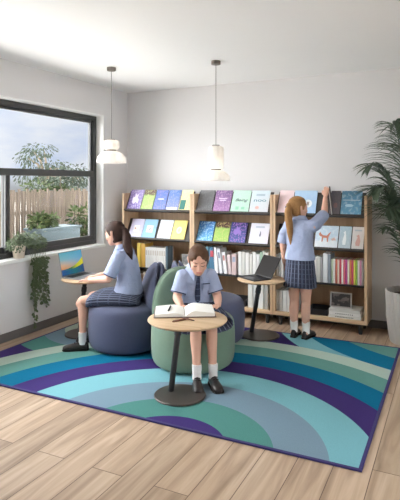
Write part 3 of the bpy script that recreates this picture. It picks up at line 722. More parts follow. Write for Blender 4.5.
SHADE = shade_mat(); CORD = mat('grey_cord', (120,116,112), .7, .05, 20); CAP = mat('bronze_grey_cap', (112,104,96), .5, .05, 20)
def ribbed(prof, c, n=96, rib=.0016):
    rings = []
    for r, z in prof:
        rings.append([V((c[0] + math.cos(2*PI*j/n)*(r + rib*(1 if j % 4 < 2 else -1) * min(1, r/.05)), c[1] + math.sin(2*PI*j/n)*(r + rib*(1 if j % 4 < 2 else -1) * min(1, r/.05)), c[2] + z)) for j in range(n)])
    m = MB(); m.loft(rings, False); return m
def pendant(x, y, up, dome, zd, label, watt):
    t = empty('pendant_lamp', (x, y, CEIL), label, 'lamp', 'paper shaded pendant lamps'); c = (x, y, 0)
    MB().lathe([(.012, CEIL - .036), (.043, CEIL - .034), (.045, CEIL - .03), (.045, CEIL - .001)], c, 32).build('canopy', CAP, t)
    MB().tube([(x, y, up[-1][1]), (x, y, CEIL - .03)], .0028, 8).build('cord', CORD, t)
    o = ribbed(up, c).build('upper_shade', SHADE, t); sm = o.modifiers.new('solid', 'SOLIDIFY'); sm.thickness = .0015
    MB().lathe([(.012, up[-1][1] - .004), (.036, up[-1][1] - .004), (.036, up[-1][1] + .008), (.012, up[-1][1] + .01)], c, 32).build('cap', CAP, t)
    MB().lathe([(.03, up[0][1] - .012), (.047, up[0][1] - .012), (.047, up[0][1] + .006), (.03, up[0][1] + .006)], c, 32).build('neck_ring', CAP, t)
    o = ribbed(dome, c).build('lower_shade', SHADE, t); sm = o.modifiers.new('solid', 'SOLIDIFY'); sm.thickness = .0015
    MB().ball((x, y, zd + .05), (.028, .028, .036)).build('bulb', BULB, t)
    li = bpy.data.lights.new('pendant_bulb_light', 'POINT'); li.energy = watt; li.color = (1, .93, .84); li.shadow_soft_size = .03
    lo = bpy.data.objects.new('pendant_bulb_light', li); COL.objects.link(lo); lo.location = (x, y, zd)
    lu = bpy.data.lights.new('pendant_upper_light', 'POINT'); lu.energy = watt * .5; lu.color = (1, .93, .84); lu.shadow_soft_size = .03
    lo = bpy.data.objects.new('pendant_upper_light', lu); COL.objects.link(lo); lo.location = (x, y, up[0][1] + .04)
m_, nt_, b__ = newmat('warm_bulb'); b__.inputs['Emission Color'].default_value = (1, .85, .65, 1); b__.inputs['Emission Strength'].default_value = 2; BULB = m_
pendant(.697, -1.311, [(.042, 1.835), (.066, 1.842), (.079, 1.86), (.083, 1.885), (.080, 1.91), (.068, 1.928), (.036, 1.936)],
        [(.142, 1.702), (.147, 1.712), (.146, 1.735), (.135, 1.765), (.11, 1.795), (.075, 1.815), (.044, 1.824)], 1.75, 'pendant lamp near the window with a squat round upper shade', .8)
pendant(1.76, -1.097, [(.044, 1.632), (.062, 1.638), (.071, 1.655), (.073, 1.74), (.071, 1.835), (.060, 1.85), (.036, 1.856)],
        [(.131, 1.522), (.136, 1.53), (.134, 1.55), (.12, 1.58), (.095, 1.603), (.065, 1.618), (.044, 1.624)], 1.56, 'pendant lamp over the middle bookcase with a tall cylinder upper shade', 1.1)

# ------------------------------------------------------------------ plants
def leaf(s, p, d, n, ln, w):
    d = d.normalized(); sd = d.cross(n)
    if sd.length < 1e-3: sd = d.cross(V((1, .3, .2)))
    sd.normalize(); n = sd.cross(d).normalized()
    s.add([p, p + d*ln*.35 + sd*w*.5 + n*w*.12, p + d*ln*.75 + sd*w*.38, p + d*ln - n*w*.2, p + d*ln*.75 - sd*w*.38, p + d*ln*.35 - sd*w*.5 + n*w*.12, p + d*ln*.5 - n*w*.05],
          [(0, 1, 6), (1, 2, 6), (2, 3, 6), (3, 4, 6), (4, 5, 6), (5, 0, 6)])
def rv(r): 
    while True:
        v = V((r.uniform(-1,1), r.uniform(-1,1), r.uniform(-1,1)))
        if .05 < v.length < 1: return v
r = random.Random(11)
pc = at_z(18.5, 258, WZ0 + .03); px_, py_ = -.03, pc.y + .01
SZ = WZ0 + .03
pp = empty('potted_plant', (px_, py_, SZ), 'trailing plant with small leaves in a cream pot on the window sill', 'potted plant')
MB().lathe([(.048, 0), (.052, .004), (.064, .1), (.066, .125), (.060, .125), (.056, .10), (.01, .10)], (px_, py_, SZ), 36).build('pot', M['cream'], pp)
s = MB()
for k in range(1100):
    v = rv(r); 
    p = V((px_ + .06 + v.x * .13, py_ + .04 + v.y * .24, SZ + .165 + v.z * .09 - .35 * max(0, abs(v.y*.19) - .08) - .3*max(0, v.x*.11)))
    if p.x < -.085: p.x = -.085
    if p.z < SZ + .135 and abs(p.y - py_) < .085: continue
    leaf(s, p, V((v.x + .4, v.y, r.uniform(-.7, .5))), V((r.uniform(-.4,.6), r.uniform(-.6,.1), 1)), r.uniform(.022, .04), r.uniform(.012, .02))
s.build('foliage', M['leaf_in'], pp, smooth=False)
for k in range(11):
    s = MB(); y0 = py_ + .05 + .022 * ((k * 7) % 11); ln = [.50, .46, .40, .28, .35, .26, .5, .2, .36, .42, .24][k]
    if k == 0: y0, ln = py_ + .13, .66
    pts = [V((px_ + .03, py_ + (y0-py_)*.4, SZ + .14)), V((.05, y0 - .01, SZ + .10)), V((.068, y0, SZ - .02))]
    z = SZ - .02
    while z > SZ - ln:
        z -= .03; pts.append(V((.07 + r.uniform(-.008, .012), pts[-1].y + r.uniform(-.012, .012), z)))
    s.tube(pts, .0022, 5)
    for i in range(2, len(pts)):
        for q in range(2):
            a = r.uniform(0, 2*PI); d = V((abs(math.cos(a)) * .8, math.sin(a), -.35))
            leaf(s, pts[i] + V((.003, 0, r.uniform(-.012, .012))), d, V((1, 0, .5)), r.uniform(.034, .052), r.uniform(.026, .038))
    s.build('vine', M['leaf_in'], pp, smooth=False)

# palm in the fluted pot
PC = V((3.452, -.345, 0))
pal = empty('potted_palm', PC, 'tall palm in a fluted pale stone pot beside the right bookcase', 'potted palm')
n = 112; prof = [(.196, 0), (.2, .01), (.215, .12), (.232, .22), (.233, .225), (.233, .34), (.237, .47), (.237, .485), (.220, .485), (.216, .42), (.05, .42)]
rings = []
for R_, z in prof:
    k = .005 if .01 < z < .5 and R_ > .21 else .0015
    if z in (.22,): k = 0
    rings.append([PC + V(((R_ + k*math.cos(2*PI*j/4))*math.cos(2*PI*j/n), (R_ + k*math.cos(2*PI*j/4))*math.sin(2*PI*j/n), z)) for j in range(n)])
MB().loft(rings).build('pot', M['stone'], pal)
MB().lathe([(.216, .41), (.216, .432), (.1, .44), (.01, .442)], PC, 32).build('soil', M['soil'], pal)
def frond(az, reach, top, droop, n=22, ll=.34, base=.45, start=.35):
    s = MB(); d = V((math.cos(az), math.sin(az), 0)); pts = []
    b0 = PC + V((0,0,base)) + d * .05
    for i in range(17):
        u = i / 16
        x = reach * (u ** 1.5); z = top * (1 - (1 - u) ** 1.7) - droop * u ** 4
        pts.append(b0 + d * x + V((0, 0, z)))
    s.tube(pts, [.010 - .0075 * i/16 for i in range(17)], 7)
    sd = V((-d.y, d.x, 0))
    for k in range(n):
        u = start + (1 - start) * (k + .5) / n; f_ = u * 16; i = min(15, int(f_)); p = pts[i].lerp(pts[i+1], f_ - i); t = (pts[i+1] - pts[i]).normalized()
        L_ = ll * math.sin(PI * (.18 + .77 * (k + .5) / n)) + .05
        for sg in (-1, 1):
            dr = (sd * sg * .8 + t * .75 + V((0, 0, r.uniform(-.05, .2)))).normalized()
            w = .024 + r.uniform(-.003, .004); nn = t.cross(dr) * sg
            c = [p]; 
            for q in range(1, 6):
                c.append(c[-1] + (dr + V((0, 0, -.18 * q))).normalized() * L_ / 5)
            vs = []; ws = [.25, 1, .95, .75, .45, .03]
            for q, cc in enumerate(c):
                tt = (c[min(q+1, 5)] - c[max(q-1, 0)]).normalized(); si = tt.cross(V((0,0,1)))
                si = (si if si.length > .1 else sd).normalized(); hw = w * ws[q] / 2
                vs += [cc + si * hw, cc + V((0,0,-hw*.5)), cc - si * hw]
            fs = []
            for q in range(5):
                for e in (0, 1): fs.append((q*3+e, q*3+e+1, q*3+e+4, q*3+e+3))
            s.add(vs, fs)
    for p in s.v: p.y = min(p.y, -.025)
    s.build('frond', M['palm'], pal, smooth=False)
def azc(deg):   # heading seen from the camera: 0 = to the right, 90 = away, 180 = to the left
    a = math.radians(deg); d = RT * math.cos(a) + FW * math.sin(a); return math.atan2(d.y, d.x)
frond(azc(178), .36, 1.36, .16, 26, .36)
frond(azc(196), .38, 1.16, .20, 26, .34)
frond(azc(215), .36, .98, .20, 24, .32)
frond(azc(160), .26, 1.12, .14, 24, .30)
frond(azc(190), .16, 1.70, .10, 26, .34)
frond(azc(225), .24, 1.52, .14, 26, .36)
frond(azc(262), .34, 1.30, .14, 24, .36)
frond(azc(240), .30, 1.05, .16, 24, .34)
frond(azc(300), .42, 1.62, .18)
frond(azc(345), .50, 1.45, .2)
frond(azc(28), .38, 1.55, .2)
frond(azc(330), .40, 1.0, .2)
frond(azc(75), .10, 1.6, .1)
frond(azc(182), .22, .70, .08, 12, .2)
frond(azc(215), .19, .50, .06, 9, .16)
frond(azc(135), .16, .95, .08, 16, .26)

# ------------------------------------------------------------------ outside the window
struct(MB().box((-30, -30, -.25), (-.2, 40, -.15)).build('ground', M['ground']))
fe = empty('timber_fence', (-3.4, 2, -.15), 'weathered paling fence across the yard outside the window', 'fence')
s = MB(); y = -1.0; k = 0
while y < 7:
    hgt = 1.36 + .03 * math.sin(k * 2.3); s.box((-3.41 + .006*(k % 2), y, -.15), (-3.39 + .006*(k % 2), y + .052, hgt)); y += .068; k += 1
s.build('palings', M['fence'], fe, smooth=False)
for z in (.1, .9): MB().box((-3.46, -1, z), (-3.415, 7, z + .07)).build('rail', M['fence'], fe)
def shrub(c, rad, n, m, label, seed, size=.09, name='garden_shrub', group='shrubs outside the window', cat='shrub', stem=True):
    q = random.Random(seed); t = empty(name, (c[0], c[1], -.15), label, cat, group); s = MB(); st = MB()
    tips = [V(c) + V((rv(q).x * rad[0]*.8, rv(q).y * rad[1]*.8, rv(q).z * rad[2]*.7)) for _ in range(9)]
    for p in tips: st.tube([V((c[0], c[1], -.16)), V((c[0]*.6 + p.x*.4, c[1]*.6 + p.y*.4, p.z*.55)), p], [.03, .02, .006], 6)
    for _ in range(n):
        b = q.choice(tips); v = rv(q); p = b + V((v.x*rad[0]*.5, v.y*rad[1]*.5, v.z*rad[2]*.42))
        if p.z < -.12: continue
        leaf(s, p, v + V((0,0,-.2)), V((q.uniform(-1,1), q.uniform(-1,1), 1)), size*q.uniform(.7,1.3), size*q.uniform(.4,.7))
    st.build('stems', M['bark'], t); s.build('foliage', m, t, smooth=False)
def ob(px, py, X): return at_x(px, py, X)
a = ob(34, 208, -3.0); shrub((-2.85, a.y, .82), (.2, .36, .16), 500, M['leaf_out'], 'olive shrub against the fence, left of the pane', 1)
a = ob(78, 220, -2.9); shrub((-2.8, a.y, .62), (.25, .26, .6), 800, M['leaf_out'], 'taller olive shrub at the right end of the pane', 2)
a = ob(55, 236, -2.4); shrub((-2.2, a.y, .28), (.25, .7, .18), 800, M['leaf_out'], 'low dark green shrub in front of the blue-grey planter', 3)
a = ob(60, 190, -4.2); shrub((-4.4, a.y, 1.2), (.5, 1.0, .45), 1200, M['leaf_out'], 'bushy shrub growing behind the fence', 4)
a = ob(84, 176, -4.4); shrub((-5.0, a.y, 1.4), (.5, .8, .6), 900, M['leaf_gum'], 'grey green shrub behind the fence at the pane\'s right edge', 6)
a = ob(33, 225, -2.7); b_ = ob(71, 215, -2.7)
pl = empty('garden_planter', (-2.75, 1.6, -.15), 'blue-grey raised planter box in front of the fence', 'planter')
ya_, yb_ = ob(38, 222, -2.7).y, ob(76, 222, -2.7).y
q = MB(); q.box((-3.0, ya_, -.15), (-2.6, yb_, .66)).build('box', M['bluegrey'], pl, bevel=.01)
MB().box((-3.02, ya_ - .03, .66), (-2.58, yb_ + .03, .70)).build('rim', M['bluegrey'], pl, bevel=.006)
# the gum tree beyond
gt = at_x(45, 160, -7.5); q = random.Random(9)
tr_ = empty('gum_tree', (gt.x, gt.y, -.15), 'tall grey-green gum tree beyond the fence', 'tree')
s = MB(); st = MB(); B0_ = V((gt.x, gt.y, -.2))
st.tube([B0_, B0_ + V((0,.05,1.2)), B0_ + V((0,.1,2.0))], [.12, .1, .08], 10)
heads = [(28,158),(34,152),(44,150),(54,166),(62,168),(70,172),(38,170),(50,178),(28,176),(60,182),(75,183),(40,186),(84,180)]
for hx, hy in heads:
    p = at_x(hx, hy, -7.5 + q.uniform(-.4, .4)); st.tube([B0_ + V((0,.1,1.5)), (B0_ + V((0,.1,1.9))).lerp(p, .5) + V((0,0,.1)), p], [.05, .035, .01], 6)
    for _ in range(95):
        v = rv(q); pp_ = p + V((v.x*.4, v.y*.42, v.z*.24)); leaf(s, pp_, v + V((0,0,-.9)), V((q.uniform(-1,1), q.uniform(-1,1), .5)), q.uniform(.09,.16), q.uniform(.025,.05))
st.build('trunk', M['bark'], tr_); s.build('crown', M['leaf_gum'], tr_, smooth=False)

# ------------------------------------------------------------------ people
def remesh(mb, vox, it):
    o = mb.build('tmp', M['skin']); m1 = o.modifiers.new('r', 'REMESH'); m1.mode = 'VOXEL'; m1.voxel_size = vox
    m2 = o.modifiers.new('s', 'SMOOTH'); m2.factor = .5; m2.iterations = it
    me = bpy.data.meshes.new_from_object(o.evaluated_get(bpy.context.evaluated_depsgraph_get()))
    bpy.data.objects.remove(o); me.materials.clear()
    me.polygons.foreach_set('use_smooth', [True] * len(me.polygons)); return me
def put(name, me, m, parent):
    off = V(parent.location)
    me.transform(Matrix.Translation(-off)); me.materials.append(m)
    o = bpy.data.objects.new(name, me); COL.objects.link(o); o.parent = parent; return o
HEAD = [(-.112,.052,.010,.010),(-.106,.048,.026,.024),(-.088,.038,.042,.042),(-.06,.022,.056,.064),(-.03,.008,.065,.082),(0,.0,.070,.091),(.03,-.003,.073,.095),(.06,-.006,.068,.088),(.085,-.008,.052,.068),(.102,-.010,.030,.040),(.109,-.010,.010,.012)]
class Fig:
    def __init__(s, o, f, label, hair, head, hfwd, htilt, hs=1.0):
        s.o = V((o[0], o[1], 0)); s.f = V((f[0], f[1], 0)).normalized(); s.l = V((-s.f.y, s.f.x, 0))
        s.root = empty('person', s.o + V((0, 0, RZ)), label, 'person')
        s.body = MB(); s.hairm = hair
        h = V((hfwd[0], hfwd[1], 0)).normalized(); hl = V((-h.y, h.x, 0))
        up = (V((0,0,1)) * math.cos(htilt) + h * math.sin(htilt)); fw = (h * math.cos(htilt) - V((0,0,1)) * math.sin(htilt))
        c = s.P(*head) if not isinstance(head, V) else head
        s.hm = Matrix(((hl.x*hs, fw.x*hs, up.x*hs, c.x), (hl.y*hs, fw.y*hs, up.y*hs, c.y), (hl.z*hs, fw.z*hs, up.z*hs, c.z), (0,0,0,1)))
    def P(s, F, L, U): return s.o + s.f * F + s.l * L + V((0, 0, U))
    def head(s, neck_base, nr=.042):
        n = 32; rings = []
        for z, cy, w, d in HEAD:
            rings.append([s.hm @ V((w*math.cos(2*PI*j/n), cy + d*math.sin(2*PI*j/n)*(1.0 if math.sin(2*PI*j/n) < 0 else .97), z)) for j in range(n)])
        s.body.loft(rings)
        H = lambda *p: s.hm @ V(p)
        s.body.tube([H(0,.078,.012), H(0,.094,-.012), H(0,.101,-.026)], [.007,.009,.010], 10)
        s.body.tube([H(0,.082,-.03), H(0,.084,-.058)], [.012,.013], 10)
        for sg in (-1, 1):
            s.body.tube([H(sg*.070,-.008,-.03), H(sg*.076,-.014,-.008), H(sg*.077,-.018,.012)], [.008,.011,.012], 10)
            s.body.ball(H(sg*.030,.070,.0), .016)
            s.body.ball(H(sg*.038,.055,-.035), .024)
        s.body.tube([neck_base, neck_base.lerp(H(0,-.01,-.06), .5), H(0,-.008,-.05)], [nr*1.05, nr*.92, nr*.95], 18)
    def face(s, closed=False):
        H = lambda *p: s.hm @ V(p)
        for sg in (-1, 1):
            if closed: MB().tube([H(sg*.018,.088,-.006), H(sg*.031,.0885,-.010), H(sg*.043,.080,-.006)], [.002,.0028,.002], 8).build('eyelashes', M['eye'], s.root)
            else:
                MB().ball(H(sg*.031,.0785,.001), (.011,.009,.0075)).build('eye', flat((232,228,224)), s.root)
                MB().ball(H(sg*.031,.0850,.001), (.0056,.004,.0056)).build('iris', M['eye'], s.root)
            MB().tube([H(sg*.014,.0905,.019), H(sg*.03,.0905,.025), H(sg*.047,.078,.020)], [.0018,.0028,.0015], 8).build('eyebrow', s.hairm, s.root)
        MB().tube([H(-.021,.0855,-.062), H(-.008,.0945,-.0595), H(.008,.0945,-.0595), H(.021,.0855,-.062)], [.002,.005,.005,.002], 10).build('lips', M['lips'], s.root)
    def hair(s, tail, tr, hline=.058, name='hair', side=.32, ears=True, vol=1.10, part=0):
        n = 48; rings = []
        HR = [(-.095,.0,.030,.03),(-.08,.0,.050,.056),(-.06,.0,.058,.074),(-.03,-.002,.066,.086),(0,-.003,.070,.092),(.03,-.004,.073,.096),(.06,-.006,.068,.089),(.085,-.008,.052,.069),(.102,-.010,.030,.041),(.110,-.010,.010,.012)]
        for z, cy, w, d in HR:
            ring = []
            for j in range(n):
                a = 2*PI*j/n; si = math.sin(a)
                k = vol 
                face_ = max(0, min(1, (si - side - .30 * abs(math.cos(a)) * (z > .02)) / .2)) * max(0, min(1, (hline + .008 - part*abs(math.cos(a)) - z) / .02))
                ear = max(0, min(1, (-.012 - z) / .03)) * max(0, min(1, (si + .38) / .2)) * (1 if ears else 0)
                k = k * (1 - max(face_, ear)) + .84 * max(face_, ear)
                ring.append(s.hm @ V((w*math.cos(a)*k, cy + d*si*k, z + .006 * (z > .08))))
            rings.append(ring)
        mb = MB(); mb.loft(rings)
        mb.tube(tail, tr, 16)
        mb.tube([tail[0].lerp(tail[1], .0), tail[0].lerp(tail[1], .5)], [tr[0]*1.1, tr[0]*1.05], 16)
        me = remesh(mb, .005, 4); return put(name, me, s.hairm, s.root)
    def hand(s, w, d, nrm, side, curl=.5, sc=.86, spread=.1):
        """w wrist, d pointing to the fingers, nrm out of the back of the hand, side = direction of the thumb"""
        d = V(d).normalized(); nrm = V(nrm); nrm = (nrm - d * nrm.dot(d)).normalized(); t = V(side); t = (t - d*t.dot(d) - nrm*t.dot(nrm)).normalized()
        rings = []
        for u, hw, ht in ((-.02, .020, .017), (.0, .022, .016), (.03, .031, .015), (.06, .035, .013), (.078, .034, .010)):
            rings.append([w + d*u*sc + (t*math.cos(2*PI*j/16)*hw + nrm*math.sin(2*PI*j/16)*ht)*sc for j in range(16)])
        s.body.loft(rings)
        for k, ln in enumerate((.066, .074, .068, .052)):
            off = (.026 - .0175*k) * sc; p = w + d*.068*sc + t*off; dirv = (d + t*(spread*(1.5-k)*.5)).normalized(); pts = [p - d*.02*sc, p]
            for q, f_ in enumerate((.45, .32, .23)):
                a = curl * (q + .6) * .75; dd = dirv * math.cos(a) - nrm * math.sin(a); pts.append(pts[-1] + dd*ln*f_*sc)
            s.body.tube(pts, [.0085*sc, .0088*sc, .0082*sc, .0074*sc, .0062*sc], 10)
        p = w + d*.02*sc + t*.022*sc; dd = (d*.62 + t*.62 - nrm*.35*curl).normalized(); d2 = (d*.9 + t*.15 - nrm*.6*curl).normalized()
        s.body.tube([p - t*.01*sc, p + dd*.028*sc, p + dd*.028*sc + d2*.024*sc, p + dd*.028*sc + d2*.044*sc], [.011*sc, .0105*sc, .0092*sc, .007*sc], 10)
    def rings(s, spec, grow=0, n=36):
        """spec: (F, L, U, half width, half depth, lean) cross sections of the trunk"""
        out = []
        for F, L, U, hw, hd, ln in spec:
            c = s.P(F, L, U); b = s.f*math.cos(ln) - V((0,0,1))*math.sin(ln)
            out.append([c + s.l*math.copysign(abs(math.cos(2*PI*j/n))**.85, math.cos(2*PI*j/n))*(hw+grow) + b*math.copysign(abs(math.sin(2*PI*j/n))**.85, math.sin(2*PI*j/n))*(hd+grow) for j in range(n)])
        return out
    def shoe(s, ank, dirv, z0, ln=.215):
        d = V((dirv[0], dirv[1], 0)).normalized(); sd = V((-d.y, d.x, 0)); b = V((ank.x, ank.y, z0))
        rings = []; so = []
        for u, hw, ht in ((-.052,.018,.04),(-.045,.026,.062),(-.02,.031,.072),(.02,.033,.068),(.06,.036,.056),(.10,.041,.046),(.135,.040,.038),(.155,.032,.030),(.166,.018,.020)):
            c = b + d*u*ln/.215
            rings.append([c + sd*hw*x + V((0,0,.010 + ht*y)) for x, y in ((-1,0),(-1.0,.35),(-.8,.75),(-.4,1),(.4,1),(.8,.75),(1.0,.35),(1,0))])
            so.append([c + sd*(hw+.003)*x + V((0,0,.013*y)) for x, y in ((-1,0),(-1,1),(1,1),(1,0))])
        o = MB().loft(rings).build('shoe', M['shoe'], s.root, subd=1)
        MB().loft(so).build('sole', M['sole'], o, bevel=.002)
        c = b + d*.055
        for k in range(2):
            c2 = b + d*(.045 + .022*k)
            MB().tube([c2 + sd*-.02 + V((0,0,.074-.008*k)), c2 + V((0,0,.080-.009*k)), c2 + sd*.02 + V((0,0,.074-.008*k))], .003, 6).build('lace', M['sole'], o)
    def sock(s, a, b, r0, r1):
        MB().tube([a, a.lerp(b, .3), a.lerp(b, .6), b], [r0, (r0*.7+r1*.3)*1.01, r1, r1*1.02], 20, cap=False).build('sock', M['sock'], s.root)
    def cuff(s, a, b, r):
        MB().tube([a, b], [r, r], 22, cap=False).build('cuff_piping', M['trim'], s.root)
    def done(s, skin=None):
        return put('body', remesh(s.body, .0045, 5), skin or M['skin'], s.root)
def collar(fig, c, rx, ry, tilt, h, gap_dir, m):
    """turned-down shirt collar: a band round the neck, open under the chin"""
    n = 40; rings = [[], [], []]
    for j in range(n + 1):
        a = .32 + (2*PI - .64) * j / n
        dx = math.sin(a); dy = math.cos(a)
        e = 1 - min(1, min(j, n - j) / 7)
        up = V((0,0,1))
        for k, (rr, zz) in enumerate(((.9, .016), (1.05, .026), (1.5 + .10*e, -.012 - h * e))):
            fwd = dy * ry * rr; z = zz - math.tan(tilt) * fwd
            rings[k].append(c + fig.l * dx * rx * rr + fig.f * fwd + V((0,0,z)))
    s = MB(); s.loft(rings, False, wrap=False); o = s.build('collar', m, fig.root)
    sm = o.modifiers.new('t', 'SOLIDIFY'); sm.thickness = .004; sm.offset = 0

# --- girl reaching to the shelf
S = Fig(ud((300-200)/FOC*4.965, 4.965), (0.06, 1), 'person in plaid skirt standing at the bookcase, one arm raised to a book', M['hair_fair'], (.0, .02, 1.262), V((.62, .78, 0)), -.06, .98)
P = S.P
def st_body():
    S.head(P(-.005, 0, 1.15), .040)
    S.body.loft(S.rings([(0,0,.60,.105,.08,0),(0,0,.68,.125,.092,0),(0,0,.78,.115,.085,0),(0,0,.88,.10,.076,0),(0,0,.98,.112,.08,0),(0,0,1.06,.12,.08,0),(0,0,1.11,.105,.068,0),(0,0,1.145,.06,.05,0)]))
    for sg in (-1, 1):
        S.body.tube([P(0,sg*.062,.66), P(0,sg*.060,.52), P(.0,sg*.058,.40), P(.004,sg*.058,.36), P(-.008,sg*.058,.27), P(-.004,sg*.06,.15), P(0,sg*.06,.08)], [.075,.062,.048,.044,.046,.033,.029], 20)
        S.body.tube([P(-.02,sg*.06,.06), P(.03,sg*.06,.045), P(.08,sg*.06,.04)], [.028,.026,.022], 12)
    S.body.tube([P(0,.125,1.085), P(-.01,.165,.98), P(-.005,.17,.90), P(.02,.168,.80), P(.03,.165,.72)], [.044,.038,.034,.030,.023], 18)
    S.hand(P(.03,.165,.70), P(.05,.16,.60)-P(.03,.165,.70), S.l, S.f, .45, .84)
st_body()
sh = P(.0,-.13,1.09); el = P(.15,-.195,1.195); wr = at_y(325.2, 198, -.40)
S.body.tube([sh, sh.lerp(el, .5), el, el.lerp(wr, .35), wr], [.046,.038,.035,.033,.022], 18)
hd = (at_y(327, 184, -.37) - wr).normalized()
S.hand(wr + hd*.01, hd, RT*-.35 - FW*.75, RT*-.7 + V((0,0,.1)), .28, .82)
S.face(); S.done()
hb = S.hm @ V((0, -.108, .03))
S.hair([hb, hb + RT*-.012 + FW*-.02 + V((0,0,-.06)), hb + RT*.0 + FW*-.015 + V((0,0,-.16)), hb + RT*.015 + V((0,0,-.27)), hb + RT*.02 + V((0,0,-.37))], [.026,.034,.036,.030,.010])
MB().tube([hb + RT*-.002 + V((0,0,-.010)), hb + RT*-.005 + V((0,0,-.028))], [.031,.031], 16, cap=False).build('hair_tie', M['trim'], S.root)
mb = MB(); mb.loft(S.rings([(0,0,.765,.148,.112,0),(0,0,.81,.140,.104,0),(0,0,.90,.124,.093,0),(0,0,1.0,.128,.092,0),(0,0,1.07,.133,.09,0),(0,0,1.12,.112,.074,0),(0,0,1.152,.066,.056,0),(0,0,1.165,.05,.048,0)]))
mb.tube([P(0,.10,1.085), P(-.008,.155,1.0), P(-.008,.168,.915)], [.056,.056,.060], 22, cap=False)
mb.tube([P(0,-.08,1.08), sh.lerp(el,.1), sh.lerp(el,.85), el.lerp(wr,.02)], [.064,.062,.058,.054], 22, cap=False)
mb.ball(P(0,.115,1.085), .056); mb.ball(P(0.01,-.115,1.09), .062); mb.tube([P(.0,-.06,1.06), P(.05,-.14,1.10)], [.07,.06], 16)
put('shirt', remesh(mb, .006, 6), M['shirt'], S.root)
collar(S, P(0,0,1.158), .050, .048, .1, .012, 1, M['shirt'])
def pleats(fig, top, bot, hw, hd, n=22, amp=.010, rows=10):
    N_ = n * 8; rings = []
    for i in range(rows + 1):
        u = i / rows; U = top + (bot - top)*u; ring = []
        for j in range(N_):
            a = 2*PI*j/N_; ph = (j % 8) / 8; saw = (ph if ph < .75 else (1 - ph)*3) - .35
            k = amp * saw * (.3 + u); x = (hw[0] + (hw[1]-hw[0])*u**.8 + k); y = (hd[0] + (hd[1]-hd[0])*u**.8 + k)
            ring.append(fig.P(math.sin(a)*y, math.cos(a)*x, U + .004*math.sin(3*a)*u))
        rings.append(ring)
    s = MB(); s.loft(rings, False, uv=True); o = s.build('skirt', M['plaid'], fig.root)
    sm = o.modifiers.new('t', 'SOLIDIFY'); sm.thickness = .004
pleats(S, .815, .505, (.128, .158), (.095, .128))
for sg in (-1, 1):
    S.sock(P(0,sg*.06,.175), P(0,sg*.06,.06), .039, .034)
    S.shoe(P(0,sg*.06,.08), S.f*1 + S.l*sg*.12, RZ)

# --- girl typing by the window
Lg = Fig(ud(-.662, 4.665), (-.975, -.22), 'person in blue shirt and plaid skirt sitting on the navy seat, typing on the laptop', M['hair_dark'], (.115, .0, 1.045), V((-1, .0, 0)), .18, .98)
P = Lg.P
Lg.head(P(.055,0,.915), .040)
Lg.body.loft(Lg.rings([(.02,0,.47,.13,.12,0),(-.01,0,.53,.13,.11,0),(-.02,0,.62,.112,.088,.05),(-.015,0,.70,.112,.082,.1),(.005,0,.80,.122,.08,.2),(.03,0,.86,.112,.07,.3),(.048,0,.90,.062,.05,.4)]))
for sg, kx in ((1, .035), (-1, .0)):
    kn = P(.385, sg*.085 + kx, .435); an = P(.358, sg*.085 + kx*2.2, .085)
    Lg.body.tube([P(.0,sg*.07,.472), P(.20,sg*.078,.462), kn, P(.400,sg*.085+kx,.412)], [.066,.056,.046,.041], 20)
    Lg.body.tube([kn + V((0,0,0)), kn.lerp(an,.3) - Lg.f*.012, kn.lerp(an,.6) - Lg.f*.006, an], [.041,.043,.033,.027], 20)
    Lg.body.tube([an + V((0,0,-.03)), an + Lg.f*.08 + V((0,0,-.045))], [.028,.022], 12)
    Lg.sock(an + V((0,0,.085)) - Lg.f*.002, an + V((0,0,-.02)), .036, .033)
    Lg.shoe(an, Lg.f*1 + Lg.l*(.35 if sg == 1 else .1), RZ, .225)
s1, e1, w1 = P(.03,.13,.855), P(.11,.165,.655), P(.335,.06,.618)
s2, e2, w2 = P(.03,-.13,.855), P(.15,-.175,.665), P(.345,-.12,.622)
for a, b_, c in ((s1, e1, w1), (s2, e2, w2)):
    Lg.body.tube([a, a.lerp(b_,.5), b_], [.046,.039,.036], 18); Lg.body.tube([b_, b_.lerp(c,.35), c], [.036,.034,.023], 18)
Lg.hand(w1 + Lg.f*.012, Lg.f*1 + V((0,0,-.10)) - Lg.l*.22, V((0,0,1)), -Lg.l, .38, .84)
Lg.hand(w2 + Lg.f*.012, Lg.f*1 + V((0,0,-.10)) - Lg.l*.15, V((0,0,1)), Lg.l, .38, .84)
Lg.face(); Lg.done()
hb = Lg.hm @ V((0, -.108, .008))
Lg.hair([hb, hb - Lg.f*.022 + V((0,0,-.05)), hb - Lg.f*.035 + Lg.l*.03 + V((0,0,-.12)), hb - Lg.f*.062 + Lg.l*.04 + V((0,0,-.19)), hb - Lg.f*.082 + Lg.l*.04 + V((0,0,-.25))], [.028,.040,.042,.036,.012])
MB().tube([hb - Lg.f*.004 + V((0,0,-.008)), hb - Lg.f*.010 + V((0,0,-.022))], [.029,.030], 16, cap=False).build('hair_tie', M['trim'], Lg.root)
mb = MB(); mb.loft(Lg.rings([(-.005,0,.475,.138,.128,0),(-.015,0,.53,.142,.125,0),(-.022,0,.62,.126,.104,.05),(-.015,0,.70,.124,.096,.1),(.005,0,.80,.134,.09,.2),(.032,0,.868,.118,.076,.3),(.050,0,.908,.068,.056,.4),(.056,0,.922,.052,.048,.4)]))
for a, b_ in ((s1, e1), (s2, e2)):
    mb.tube([a.lerp(P(.02,0,.85), .35), a.lerp(b_,.15), a.lerp(b_,.88)], [.062,.058,.058], 22, cap=False); mb.ball(a, .054)
    Lg.cuff(a.lerp(b_,.83), a.lerp(b_,.87), .0595)
put('shirt', remesh(mb, .006, 6), M['shirt'], Lg.root)
collar(Lg, P(.052,0,.918), .050, .048, .35, .012, 1, M['shirt'])
